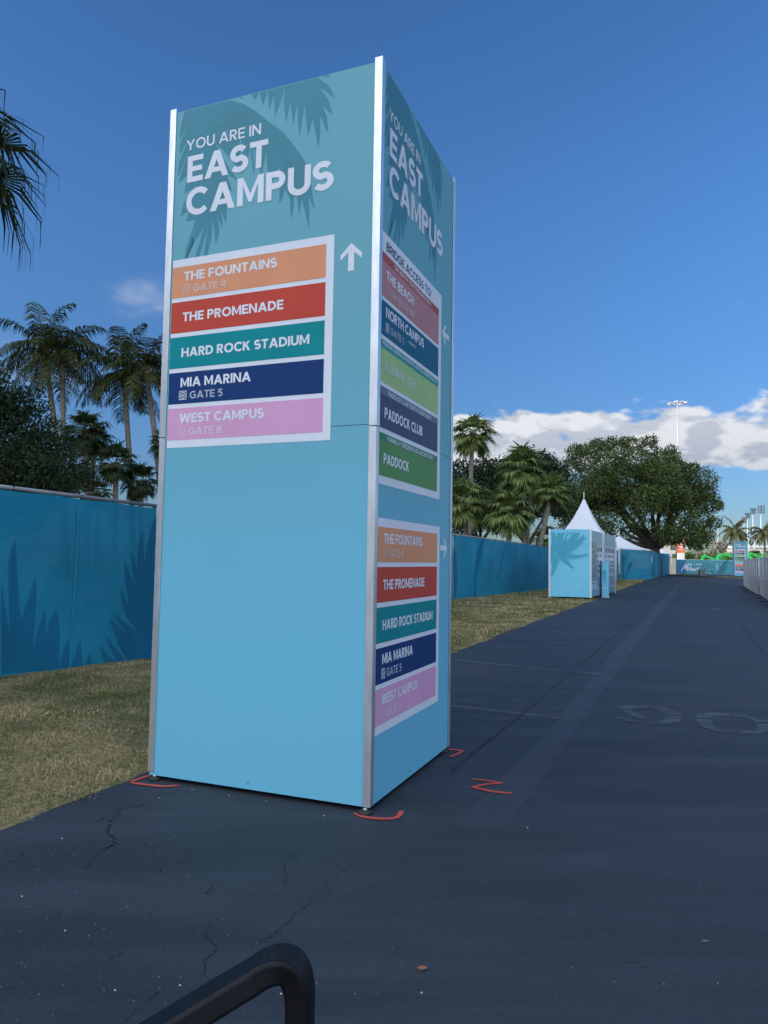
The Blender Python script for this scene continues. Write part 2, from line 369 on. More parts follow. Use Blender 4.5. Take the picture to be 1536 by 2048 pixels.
M['oakleaf'] = mat('oak_leaves', (.05, .08, .03), .6, .15, translucent=.25, island=[(.045, .070, .022), (.075, .11, .032), (.11, .15, .042), (.16, .19, .06)])
M['darkleaf'] = mat('dark_tree_leaves', (.03, .05, .025), .6, .12, translucent=.2, island=[(.016, .030, .014), (.026, .046, .020), (.036, .058, .024), (.058, .082, .036)])
M['cocoleaf'] = mat('coconut_fronds', (.06, .085, .03), .75, .06, translucent=.25, island=[(.020, .034, .012), (.032, .050, .016), (.054, .070, .022), (.13, .115, .040)])
M['fanleaf'] = mat('fan_palm_leaves', (.07, .10, .035), .6, .15, translucent=.25, island=[(.07, .11, .03), (.115, .165, .045), (.17, .225, .065), (.26, .28, .11)])
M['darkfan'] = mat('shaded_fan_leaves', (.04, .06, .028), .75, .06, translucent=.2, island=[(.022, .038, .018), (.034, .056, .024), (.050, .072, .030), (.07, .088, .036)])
M['farpalm'] = mat('far_palm_fronds', (.10, .12, .04), .55, .3, translucent=.25, island=[(.07, .085, .030), (.11, .12, .042), (.16, .155, .060), (.20, .17, .085)])
M['silverleaf'] = mat('silver_bush_leaves', (.30, .31, .24), .6, .3, translucent=.15, island=[(.14, .155, .10), (.30, .31, .23), (.42, .42, .34), (.50, .48, .40)])
M['hedgeleaf'] = mat('hedge_leaves', (.12, .17, .04), .5, .3, translucent=.2, island=[(.05, .085, .022), (.10, .145, .035), (.17, .21, .05), (.22, .23, .06)])
M['blade'] = mat('grass_blades', (.12, .12, .05), .8, .15, translucent=.2, island=[(.06, .10, .025), (.12, .15, .045), (.22, .22, .085), (.42, .33, .165), (.58, .46, .25), (.44, .34, .18)])
M['pebble'] = mat('white_pebbles', (.55, .56, .55), .8, .2)
M['leafbrown'] = mat('dead_leaf_brown', (.22, .10, .06), .7, .3, var=.3, vscale=30)

# ------------------------------------------------------------------ lettering: own monoline capitals, height 1
def arc(cx, cy, rx, ry, a0, a1, n=14): return [(cx + rx * math.cos(R_(a0 + (a1 - a0) * k / n)), cy + ry * math.sin(R_(a0 + (a1 - a0) * k / n))) for k in range(n + 1)]
def ribbon(pts, s, closed=False):
    n = len(pts); out = []; Lf = []; Rt = []
    for k in range(n):
        a = pts[(k - 1) % n] if (closed or k) else pts[k]; b = pts[(k + 1) % n] if (closed or k < n - 1) else pts[k]
        dx, dy = b[0] - a[0], b[1] - a[1]; l = math.hypot(dx, dy) or 1
        nx, ny = -dy / l * s / 2, dx / l * s / 2
        if 0 < k < n - 1 or closed:
            p, c, q = pts[(k - 1) % n], pts[k], pts[(k + 1) % n]
            d1 = math.hypot(c[0] - p[0], c[1] - p[1]) or 1; d2 = math.hypot(q[0] - c[0], q[1] - c[1]) or 1
            n1 = (-(c[1] - p[1]) / d1, (c[0] - p[0]) / d1); n2 = (-(q[1] - c[1]) / d2, (q[0] - c[0]) / d2)
            mx, my = n1[0] + n2[0], n1[1] + n2[1]; ml = math.hypot(mx, my) or 1; mx /= ml; my /= ml
            sc = min(2.0, 1 / max(.3, mx * n1[0] + my * n1[1])); nx, ny = mx * s / 2 * sc, my * s / 2 * sc
        Lf.append((pts[k][0] + nx, pts[k][1] + ny)); Rt.append((pts[k][0] - nx, pts[k][1] - ny))
    for k in range(n if closed else n - 1):
        j = (k + 1) % n; out.append([Rt[k], Rt[j], Lf[j], Lf[k]])
    return out
def rect(x0, y0, x1, y1): return [[(x0, y0), (x1, y0), (x1, y1), (x0, y1)]]
def para(x0, x1, d, y0=0, y1=1): return [[(x0, y0), (x0 + d, y0), (x1 + d, y1), (x1, y1)]]
def glyph(ch, s):
    h = s / 2; d = s * 1.12
    if ch == 'A': w = .98; return w, para(0, w / 2 - d / 2, d) + para(w - d, w / 2 - d / 2, d) + rect(.24, .2, w - .24, .2 + s * .88)
    if ch == 'B': return .74, rect(0, 0, s, 1) + ribbon([(s, 1 - h)] + arc(.40, .755, .22, .245 - h, 90, -90, 10) + [(s, .51)], s * .95) + ribbon([(s, .51)] + arc(.43, .26, .225, .26 - h, 90, -90, 10) + [(s, h)], s)
    if ch == 'C': return .88, ribbon(arc(.50, .5, .5 - h, .5 + .015 - h, 42, 318, 22), s)
    if ch == 'D': return .85, rect(0, 0, s, 1) + ribbon([(s, 1 - h)] + arc(.35, .5, .5 - h, .5 - h, 90, -90, 18) + [(s, h)], s)
    if ch == 'E': return .66, rect(0, 0, s, 1) + rect(s, 0, .66, s * .95) + rect(s, 1 - s * .95, .66, 1) + rect(s, .5 - s * .45, .62, .5 + s * .45)
    if ch == 'F': return .64, rect(0, 0, s, 1) + rect(s, 1 - s * .95, .64, 1) + rect(s, .48 - s * .45, .6, .48 + s * .45)
    if ch == 'G': return .93, ribbon(arc(.50, .5, .5 - h, .515 - h, 45, 318, 22), s) + rect(.5, .40, .9, .40 + s * .9) + rect(.9 - s, .14, .9, .40)
    if ch == 'H': return .85, rect(0, 0, s, 1) + rect(.85 - s, 0, .85, 1) + rect(s, .5 - s * .45, .85 - s, .5 + s * .45)
    if ch == 'I': return s, rect(0, 0, s, 1)
    if ch == 'K': return .82, rect(0, 0, s, 1) + [[(s * .8, .30), (s * .8, .58), (.80 - d * 1.15, 1), (.80, 1)]] + [[(.82 - d * 1.15, 0), (.82, 0), (.45, .62), (.30, .50)]]
    if ch == 'L': return .62, rect(0, 0, s, 1) + rect(s, 0, .62, s * .95)
    if ch == 'M': w = 1.0; return w, rect(0, 0, s, 1) + rect(w - s, 0, w, 1) + [[(s, 1), (s, .72), (w / 2 - .06, .1), (w / 2 + .06, .1), (w / 2, .38)], [(w - s, 1), (w / 2, .38), (w / 2 + .06, .1), (w - s, .72)]]
    if ch == 'N': w = .87; return w, rect(0, 0, s, 1) + rect(w - s, 0, w, 1) + [[(s, 1), (s, .70), (w - s, 0), (w - s, .30)]]
    if ch == 'O': return 1.02, ribbon(arc(.51, .5, .51 - h, .515 - h, 0, 345, 23), s, True)
    if ch == 'P': return .72, rect(0, 0, s, 1) + ribbon([(s, 1 - h)] + arc(.39, .685, .32 - h, .315 - h, 90, -90, 12) + [(s, .37 + h)], s)
    if ch == 'R': return .74, rect(0, 0, s, 1) + ribbon([(s, 1 - h)] + arc(.39, .69, .32 - h, .31 - h, 90, -90, 12) + [(s, .38 + h)], s) + [[(.74 - d * 1.1, 0), (.76, 0), (.49, .42), (.28, .40)]]
    if ch == 'S':
        r = (.515 - h - .01) / 2 + .02
        return .70, ribbon(arc(.345, 1.01 - h - r * .98, .29 - h * .35, r * .98, 35, 255, 14) + arc(.345, -.01 + h + r, .31 - h * .35, r, 75, -145, 14), s)
    if ch == 'T': return .72, rect(0, 1 - s * .95, .72, 1) + rect(.36 - h, 0, .36 + h, 1 - s * .95)
    if ch == 'U': return .82, ribbon([(h, 1)] + arc(.41, .37, .41 - h, .385 - h, 180, 360, 14) + [(.82 - h, 1)], s)
    if ch == 'V': w = .94; return w, para(w / 2 - d / 2, 0, d) + para(w / 2 - d / 2, w - d, d)
    if ch == 'W': w = 1.32; return w, para(.36 - d / 2, 0, d) + para(.36 - d / 2, w / 2 - d / 2, d) + para(w - .36 - d / 2, w / 2 - d / 2, d) + para(w - .36 - d / 2, w - d, d)
    if ch == 'X': w = .9; return w, para(0, w - d, d) + para(w - d, 0, d)
    if ch == 'Y': w = .92; return w, rect(w / 2 - h, 0, w / 2 + h, .46) + [[(w / 2 - h, .38), (w / 2 + h, .46), (d, 1), (0, 1)], [(w / 2 - h, .46), (w / 2 + h, .38), (w, 1), (w - d, 1)]]
    if ch == '1': return .42, rect(.42 - s, 0, .42, 1) + [[(0, .74), (.06, .62), (.42 - s, .80), (.42 - s, 1)]]
    if ch == '4': return .74, rect(.70 - s * 1.3, 0, .70 - s * .3, 1) + rect(0, .20, .74, .20 + s * .9) + [[(0, .2 + s * .9), (s * 1.1, .2 + s * .9), (.70 - s * 1.3, .86), (.70 - s * 1.3, 1), (.36, 1)]]
    if ch == '5': return .70, rect(.10, 1 - s * .95, .64, 1) + rect(.08, .5, .08 + s, 1 - s * .9) + ribbon([(.14, .58)] + arc(.33, .33, .32 - h * .6, .34 - h, 100, -140, 14), s)
    if ch == '8': return .72, ribbon(arc(.36, .75, .29 - h * .5, .265 - h, 0, 345, 18), s, True) + ribbon(arc(.36, .27, .345 - h * .5, .28 - h, 0, 345, 18), s, True)
    if ch == '0': return .80, ribbon(arc(.40, .5, .40 - h, .515 - h, 0, 345, 23), s, True)
    if ch == ':': return s, rect(0, .12, s, .12 + s) + rect(0, .58, s, .58 + s)
    if ch == '/': return .45, para(0, .45 - s * .7, s * .7)
    return .34, []
def text(mb, place, string, u, z, cap, off, mi=0, width=None, s=.215, gap=.085):
    x = 0; G = []
    for ch in string:
        w, P = glyph(ch, s)
        for p in P: G.append([(a + x, b) for a, b in p])
        x += w + (gap if ch != ' ' else -.0)
    x -= gap
    kx = (width / x) if width else cap
    for i, p in enumerate(G):
        mb.flat([(u + a * kx, z + b * cap) for a, b in p], place, off + 4e-5 * (i % 5), mi)
def gate_icon(mb, place, u, z, size, off, mi):
    t = size * .07
    for r in (rect(u, z, u + size, z + t), rect(u, z + size - t, u + size, z + size), rect(u, z + t, u + t, z + size - t), rect(u + size - t, z + t, u + size, z + size - t)):
        mb.flat(r[0], place, off, mi)
    for q in ribbon(arc(u + size / 2, z + size / 2, size * .34, size * .34, 0, 345, 23), size * .075, True): mb.flat(q, place, off, mi)
    text(mb, place, 'G', u + size * .33, z + size * .33, size * .34, off + 1e-4, mi, width=size * .33, s=.22)
def arrow(mb, place, cx, cz, size, ang, off, mi=0):
    c, s_ = math.cos(R_(ang)), math.sin(R_(ang))
    def q(pts): mb.flat([(cx + (a * c - b * s_) * size, cz + (a * s_ + b * c) * size) for a, b in pts], place, off, mi)
    q([(-.115, -.5), (.115, -.5), (.115, .25), (-.115, .25)])
    q([(-.41, -.09), (-.41, .10), (0, .5), (.41, .10), (.41, -.09), (0, .28)])

def frond2d(mb, place, pts, off, mi, L=.2, n=14, wd=.02, ang=48, side=(1, 1), st=.02, taper=True, lw=.16):
    """flat printed palm frond: curved rachis with pointed leaflets (2D face coordinates)"""
    a, b, c = pts
    def P(t): return ((1 - t) ** 2 * a[0] + 2 * t * (1 - t) * b[0] + t * t * c[0], (1 - t) ** 2 * a[1] + 2 * t * (1 - t) * b[1] + t * t * c[1])
    for q in ribbon([P(k / 10) for k in range(11)], wd): mb.flat(q, place, off, mi)
    k = 0
    for i in range(n):
        t = .04 + .94 * i / (n - 1); p = P(t); e = P(min(1, t + .02)); g = P(max(0, t - .02))
        dx, dy = e[0] - g[0], e[1] - g[1]; l = math.hypot(dx, dy) or 1; dx /= l; dy /= l
        ll = L * (1.0 - .55 * t if taper else 1) * (.55 + .45 * min(1, t * 5)) * rnd.uniform(.85, 1.1)
        for sd in (1, -1):
            if not side[0 if sd > 0 else 1]: continue
            an = R_(ang * (1 - .45 * t)) * sd; ux, uy = dx * math.cos(an) - dy * math.sin(an), dx * math.sin(an) + dy * math.cos(an)
            nx, ny = -uy * ll * lw * .5, ux * ll * lw * .5
            mb.flat([(p[0] - nx, p[1] - ny), (p[0] + ux * ll * .5 - nx * .8, p[1] + uy * ll * .5 - ny * .8), (p[0] + ux * ll, p[1] + uy * ll), (p[0] + ux * ll * .5 + nx * .8, p[1] + uy * ll * .5 + ny * .8), (p[0] + nx, p[1] + ny)], place, off + 3e-5 * (k % 9), mi); k += 1

# ------------------------------------------------------------------ unseen stadium block behind and to the left, added to shade the foreground
st = thing('stadium', 'unseen tall pale concrete block added to shade the whole forecourt', 'stadium', (-116, -44, 0))
b = MB(); b.box((-26, -66, 0), (26, 70, 44)); b.build('wall', M['concrete'], st)
b = MB(); b.box((-30, -70, 44.002), (28, 72, 46)); b.build('roof', M['whitepaint'], st)
for k in range(5):
    b = MB(); b.box((26.0, -60, 5 + k * 8), (26.05, 52, 8 + k * 8)); b.build('window', M['darkglass'], st)

# ------------------------------------------------------------------ ground, road, lawn
b = MB(); b.poly([(-900, -300, 0), (900, -300, 0), (900, 1500, 0), (-900, 1500, 0)]); tag(b.build('ground', M['soil']), kind='structure')
LEFT_EDGE = [(-9.0, -6.0), (-5.2, -1.2)] + [tuple(GP(x, y).xy) for x, y in ((-230, 1735), (0, 1663), (60, 1640), (120, 1612), (200, 1583), (262, 1560), (420, 1478), (600, 1415), (780, 1352), (903, 1310), (1010, 1266), (1130, 1222), (1215, 1189), (1290, 1161), (1308, 1155.5))] + [(28.4, 78.0)]
_e = []
for (xa, ya), (xb, yb) in zip(LEFT_EDGE[:-1], LEFT_EDGE[1:]):
    nn = max(1, int(math.hypot(xb - xa, yb - ya) / .07)) if ya < 9 and ya > 1.5 else max(1, int(math.hypot(xb - xa, yb - ya) / .35))
    for k in range(nn):
        j_ = .014 if ya < 9 else .035
        _e.append((xa + (xb - xa) * k / nn + rnd.uniform(-j_, j_), ya + (yb - ya) * k / nn))
LEFT_EDGE = _e + [LEFT_EDGE[-1]]
RIGHT_FAR = [(31.5, 62.0), (75, 52.0), (75, -30.0), (-9, -30.0)]
b = MB()
idn = lambda u, v, o: (u, v, o)
b.flat(LEFT_EDGE + RIGHT_FAR, idn, .004); tag(b.build('road', M['asphalt']), kind='structure')
# lawn strip between road edge and fence and beyond it under the palms
b = MB(); b.flat([(-60, -6)] + [(x + .12, y) for x, y in LEFT_EDGE] + [(26.5, 84), (10, 95), (-60, 95)], idn, .002); tag(b.build('lawn', M['lawn']), kind='structure')
# far kerb, second carriageway and verge at the end of the road
k0, k1 = GP(1323, 1150.8), GP(1486, 1159)
b = MB()
kb = [(28.6, 77.5), (31.6, 62.0), (75.5, 51.6)]
for p, q in zip(kb[:-1], kb[1:]): b.beam((*p, .06), (*q, .06), 1.4, .14)
tag(b.build('kerb', M['soil']), kind='structure')
b = MB(); b.flat([(30.2, 80), (33.2, 64), (80, 56), (80, 66), (44, 80), (37, 92)], idn, .0052); tag(b.build('cross_road', M['asphalt']), kind='structure')

def strip(mb, pts, width, z, jitter=0, mi=0):
    q = [(p[0] + rnd.uniform(-jitter, jitter), p[1] + rnd.uniform(-jitter, jitter)) for p in pts]
    for r in ribbon(q, width): mb.flat(r, idn, z, mi)
RD = Vector((.387, .922)); RN = Vector((.922, -.387))           # along the road, across it
# wide worn lane stripe, seam and right seam, bay lines, stencilled number
b = MB(); p0 = GP(1010, 1660).xy; p1 = GP(1372, 1166).xy
q0 = GP(912, 1625).xy; q1 = GP(1310, 1180).xy
a0, a1 = GP(1230, 1297).xy, GP(1268, 1297).xy
wdt = (a1 - a0).dot(RN)
b.flat([tuple(v) for v in (GP(905, 1660).xy, GP(1012, 1660).xy, GP(1150, 1464).xy, GP(1268, 1297).xy, GP(1366, 1167).xy, GP(1356, 1167).xy, GP(1232, 1297).xy, GP(1098, 1462).xy)], idn, .005)
tag(b.build('worn_lane_line', M['oldpaint2']), kind='structure')
b = MB()
for (xa, ya, xb, yb, wd) in ((880, 1410, 1150, 1441, .10), (860, 1316, 1210, 1350, .10), (996, 1277, 1235, 1297, .09), (1060, 1252, 1275, 1267, .09), (1120, 1232, 1310, 1244, .09), (1160, 1216, 1300, 1224, .08), (1190, 1203, 1310, 1209, .08)):
    A, B = GP(xa, ya).xy, GP(xb, yb).xy
    strip(b, [tuple(A.lerp(B, t / 8)) for t in range(9)], wd, .0061, .006)
tag(b.build('worn_bay_lines', M['oldpaint']), kind='structure')
b = MB()
for s_, wd in (([(905, 1545), (932, 1518), (1041, 1432), (1130, 1355), (1201, 1296), (1290, 1219), (1330, 1185)], .022), ([(1536, 1316), (1480, 1243), (1428, 1180), (1410, 1160)], .03)):
    strip(b, [tuple(GP(*p).xy) for p in s_], wd, .0072, .004)
tag(b.build('pavement_seam', M['seam']), kind='structure')
b = MB()
# stencilled 9 and 0 painted across the lane, worn; stencil bridges left open
def gpoly(pts, z): b.flat([tuple(GP(*p).xy) for p in pts], idn, z)
Z6 = lambda x, y: (890 + x / 2.378, 1150 + y / 2.378)
for pts in ([(805, 632), (860, 622), (970, 622), (968, 636), (870, 640), (925, 668), (948, 684), (940, 692), (880, 668)], [(985, 624), (1060, 636), (1120, 660), (1122, 668), (1050, 668), (1035, 652), (984, 637)],
            [(1052, 672), (1125, 674), (1122, 700), (1060, 714), (960, 712), (960, 698), (1030, 694), (1050, 686)], [(815, 676), (880, 690), (946, 698), (946, 710), (880, 700), (812, 684)]):
    gpoly([Z6(*p) for p in pts], .0061)
for pts in ([(1196, 664), (1240, 655), (1356, 660), (1356, 674), (1268, 674), (1266, 684), (1196, 684)], [(1366, 660), (1430, 668), (1495, 692), (1536, 694), (1536, 706), (1478, 702), (1440, 684), (1368, 674)],
            [(1196, 688), (1266, 690), (1270, 712), (1300, 738), (1366, 742), (1364, 756), (1290, 750), (1215, 722), (1196, 706)], [(1392, 742), (1480, 742), (1482, 708), (1545, 712), (1545, 745), (1500, 760), (1392, 758)]):
    gpoly([Z6(*p) for p in pts], .0061)
tag(b.build('worn_stencil_number', M['oldpaint']), kind='structure')
b = MB()
for pts in ([(1255, 162), (1275, 156), (1305, 158), (1300, 166), (1270, 168)], [(1290, 168), (1330, 166), (1358, 172), (1330, 174)], [(1236, 178), (1258, 180), (1250, 184)], [(1365, 82), (1440, 84), (1380, 87)], [(1195, 815), (1220, 818), (1205, 821)]):
    gpoly([Z6(*p) for p in pts], .0061)
for x, y, r in ((1265, 1925, 9), (1290, 1935, 6), (1410, 1885, 6)):
    gpoly([(x + r * 1.8 * math.cos(t) * rnd.uniform(.5, 1), y + r * .5 * math.sin(t) * rnd.uniform(.5, 1)) for t in [k * .63 for k in range(10)]], .0061)
tag(b.build('white_spill_stain', M['spill']), kind='structure')
# cracks
b = MB()
def crack(pts, wd=.012, sub=5, jit=.022, z=.0061):
    P = [GP(*p).xy for p in pts]; Q = []
    for a, c in zip(P[:-1], P[1:]):
        for k in range(sub):
            e = a.lerp(c, k / sub); Q.append((e.x + rnd.uniform(-jit, jit) * .55, e.y + rnd.uniform(-jit, jit) * .55))
    Q.append(tuple(P[-1]))
    for i, (a, c) in enumerate(zip(Q[:-1], Q[1:])):
        w = wd * .23 * rnd.uniform(.3, 1.2)
        for r in ribbon([a, c], w): b.flat(r, idn, z)
A7 = lambda x, y: (x * .5859, 1600 + y * .5859)
A3 = lambda x, y: (x / 4.518, 1300 + y / 4.518)
crack([A3(1520, 1290), A3(1400, 1350), A3(1240, 1420), A3(1090, 1440), A3(960, 1530), A3(880, 1560)], .012)
crack([A3(1100, 1450), A3(1000, 1550), A3(985, 1600), A3(950, 1640), A3(980, 1680), A3(1035, 1700), A3(1030, 1760), A3(960, 1800)], .016)
crack([A7(390, 158), A7(360, 172), A7(315, 205), A7(290, 240)], .012)
crack([A7(90, 180), A7(45, 218)], .01)
crack([A7(655, 180), A7(635, 205), A7(605, 225)], .010); crack([A7(552, 230), A7(548, 260)], .008)
crack([A7(1010, 180), A7(975, 215), A7(965, 285), A7(995, 305)], .009); crack([A7(740, 282), A7(725, 305), A7(705, 330)], .010)
crack([A7(1070, 345), A7(1010, 390), A7(960, 440), A7(920, 475), A7(860, 505)], .010, jit=.012)
crack([A7(720, 425), A7(700, 470), A7(738, 500), A7(735, 530), A7(690, 550), A7(705, 570), A7(695, 600)], .010, jit=.01)
crack([A7(415, 520), A7(385, 545)], .008); crack([A7(545, 660), A7(480, 715), A7(430, 765)], .008, jit=.01)
crack([A7(1250, 180), A7(1160, 260), A7(1080, 330)], .006, jit=.014)
for k in range(26):
    x, y = rnd.uniform(60, 700), rnd.uniform(1690, 1860); crack([(x, y), (x + rnd.uniform(-18, 18), y + rnd.uniform(5, 18))], .005, 4, .008)
tag(b.build('road_crack', M['crack']), kind='structure')
# red sprayed setting-out marks
b = MB()
def spray(pts, wd):
    P = [GP(*p).xy for p in pts]; Q = []
    for a, c in zip(P[:-1], P[1:]):
        for k in range(6): Q.append(a.lerp(c, k / 6))
    Q.append(P[-1]); Q = [(q.x, q.y) for q in Q]
    for i, (a, c) in enumerate(zip(Q[:-1], Q[1:])):
        for r in ribbon([a, c], wd * 1.15 * rnd.uniform(.85, 1.15)): b.flat(r, idn, .0083 + 3e-5 * (i % 5))
spray([(709, 1629), (722, 1636), (748, 1640), (772, 1641), (790, 1640), (799, 1634), (803, 1625)], .022)
spray([(262, 1568), (290, 1572), (325, 1576), (358, 1574)], .024); spray([(262, 1566), (280, 1560), (300, 1553)], .022)
spray([(897, 1501), (912, 1502), (926, 1504), (914, 1511), (900, 1516)], .022)
spray([(944, 1561), (975, 1564), (1004, 1569)], .020); spray([(1004, 1569), (975, 1571), (945, 1577)], .02); spray([(944, 1577), (985, 1586), (1025, 1590)], .026)
tag(b.build('red_spray_marking', M['spray']), kind='structure')

# pebbles scattered on the road (nobody could count them)
b = MB()
for k in range(120):
    if k < 14: x, y = ((318, 1598), (648, 1634), (44, 1796), (562, 1992), (124, 1680), (458, 1593), (532, 1605), (384, 1582), (918, 1503), (843, 1990), (1055, 1658), (230, 1985), (130, 1865), (360, 1975))[k]; r = .0036
    else: x, y = rnd.uniform(0, 760) if rnd.random() < .8 else rnd.uniform(760, 1500), rnd.uniform(1640, 2045); r = rnd.uniform(.0008, .0018)
    p = GP(x, y)
    b.lathe([(0.0001, .004), (r, .004 + r * .4), (r * .7, .004 + r), (0.0001, .004 + r * 1.15)], p.x, p.y, 5)
tag(b.build('gravel', M['pebble']), kind='stuff', label='tiny white stones scattered over the dark asphalt')
p = GP(844, 1945)
b = MB()
lv = [(0, -.011), (.008, -.006), (.010, .001), (.006, .008), (0, .014), (-.007, .008), (-.010, .0), (-.007, -.007)]
for k in range(8):
    a_, c_ = lv[k], lv[(k + 1) % 8]
    b.poly([(0, 0, .004), (a_[0] * 1.5, a_[1], .0095 if a_[0] > 0 else .008), (c_[0] * 1.5, c_[1], .0095 if c_[0] > 0 else .008)])
b.beam((0, -.011, .007), (-.004, -.018, .009), .0016, .0016)
tag(b.build('dead_leaf', M['leafbrown'], loc=(p.x, p.y, .005)), 'small curled brown dead leaf lying alone on the dark asphalt', 'leaf')

# ------------------------------------------------------------------ wayfinding tower
TW, TZ0, TZ1, TSEAM = 1.287, .028, 3.705, 1.858
def face_places():
    """(front, right, back, left) faces in the tower's own axes: u along the face, z up, off outwards"""
    return (lambda u, z, o: (u, -o, z), lambda u, z, o: (TW + o, u, z), lambda u, z, o: (TW - u, TW + o, z), lambda u, z, o: (-o, TW - u, z))
# palm artwork of the tower, traced on the front face
TN = Vector((-.0466844, 3.57421478, 0)); TYAW = .383060
TORG = TN - TW * Vector((math.cos(TYAW), -math.sin(TYAW), 0))
def tower_uv(x, y):
    e = TN - TORG; return onplane(x, y, TORG, TN)
ZB = lambda x, y: (320 + x / 3.339, 100 + y / 3.339)
def clampuv(p): return (min(max(p[0], .03), TW - .03), min(p[1], TZ1 - .004))
PALM_DARK = [
 [(612, 285), (632, 335), (668, 270), (686, 374), (722, 255), (728, 402), (762, 300), (768, 447), (812, 330), (832, 225)],
 [(833, 225), (826, 340), (842, 487), (870, 345), (890, 502), (918, 348), (921, 480), (932, 578), (967, 362), (972, 440), (990, 572), (1022, 455), (1040, 560), (1058, 652), (1070, 560), (1068, 437), (1100, 510), (1125, 557), (1115, 450), (1085, 370), (1125, 410), (1153, 432), (1125, 330), (1080, 270), (1040, 240), (1110, 275), (1170, 327), (1130, 240), (1055, 170)],
 [(1085, 160), (1130, 181), (1128, 150)], [(530, 300), (552, 326), (556, 294)],
 [(165, 395), (465, 320), (560, 360), (640, 410), (720, 475), (820, 545), (880, 620), (940, 700), (985, 775), (1005, 860), (1018, 960), (1035, 1072), (992, 985), (998, 1090), (995, 1202), (965, 1060), (945, 990), (930, 1108), (915, 975), (893, 985), (892, 1060), (872, 1132), (868, 990), (835, 930), (820, 980), (797, 1027), (800, 900), (806, 762), (770, 840), (740, 905), (720, 810), (708, 690), (680, 835), (655, 770), (640, 690), (625, 840), (612, 740), (600, 640), (585, 760), (545, 830), (500, 760), (440, 690), (370, 620), (420, 720), (470, 800), (520, 868), (470, 845), (440, 800), (455, 860), (485, 950), (430, 900), (400, 878), (430, 960), (446, 1060), (442, 1162), (425, 1120), (405, 1060), (415, 1130), (420, 1198), (385, 1110), (395, 1190), (392, 1240), (372, 1296), (365, 1220), (350, 1130), (345, 1250), (325, 1330), (310, 1440), (287, 1540), (290, 1400), (318, 1190), (275, 1340), (220, 1500), (230, 1400), (295, 1180), (230, 1280), (218, 1240), (262, 1120), (158, 1440), (175, 1320), (240, 1130), (172, 1145), (205, 1060), (135, 1115), (160, 1020), (210, 930), (162, 960), (175, 890), (220, 800), (122, 890), (150, 800), (205, 640), (120, 850), (125, 760), (205, 560), (135, 700), (130, 640), (190, 480), (130, 600), (135, 540)]]
PALM_POLYS = [[clampuv(tower_uv(*ZB(*p))) for p in P] for P in PALM_DARK]
def tower_heading(root, pl, big=True):
    b = MB()
    for P in PALM_POLYS: b.flat(P, pl, .0008)
    # lighter gaps between leaflets
    if big:
        for g in ([(440, 520), (470, 580), (455, 575)], [(405, 490), (385, 475), (400, 478)], [(540, 580), (558, 690), (540, 700), (530, 640)], [(620, 640), (640, 690), (622, 780)]):
            b.flat([clampuv(tower_uv(*ZB(*p))) for p in g], pl, .0013, 1)
    b.build('palm_print', [M['palmprint'], M['palmprint2']], root)
    b = MB()
    text(b, pl, 'YOU ARE IN', .108, 3.465, .0605, .0022, width=.484, s=.175, gap=.11)
    text(b, pl, 'EAST', .121, 3.278, .151, .0022, width=.518, s=.215, gap=.075)
    text(b, pl, 'CAMPUS', .120, 3.086, .155, .0022, width=.908, s=.215, gap=.085)
    b.build('heading_lettering', M['white'], root)
BANDS = [('THE FOUNTAINS', .588, 'GATE 4', 'orange'), ('THE PROMENADE', .633, None, 'red'), ('HARD ROCK STADIUM', .790, None, 'teal'), ('MIA MARINA', .447, 'GATE 5', 'navy'), ('WEST CAMPUS', .532, 'GATE 8', 'pink')]
def band_board(root, pl, dz=0, x1=.998, tiny=False):
    b = MB(); b.flat([(.045, 1.789 + dz), (1.042, 1.789 + dz), (1.042, 2.844 + dz), (.045, 2.844 + dz)], pl, .0012)
    board = b.build('directory_board', M['white'], root)
    for i, (nm, w, gate, col) in enumerate(BANDS):
        zt = 2.800 - i * .1985 + dz; zb = zt - .1745
        b = MB(); b.flat([(.045, zb), (x1, zb), (x1, zt), (.045, zt)], pl, .0022)
        if not gate: text(b, pl, nm, .123, zb + .061, .051, .0032, 1, width=w)
        else:
            text(b, pl, nm, .124, zb + .0925, .0515, .0032, 1, width=w)
            text(b, pl, gate, .187, zb + .025, .041, .0032, 2, width=.212, s=.185)
            gate_icon(b, pl, .116, zb + .022, .049, .0032, 1 if col == 'navy' else 2)
        b.build('destination_band', [M[col], M['white'], M.get('faint_' + col, M['white'])], board)
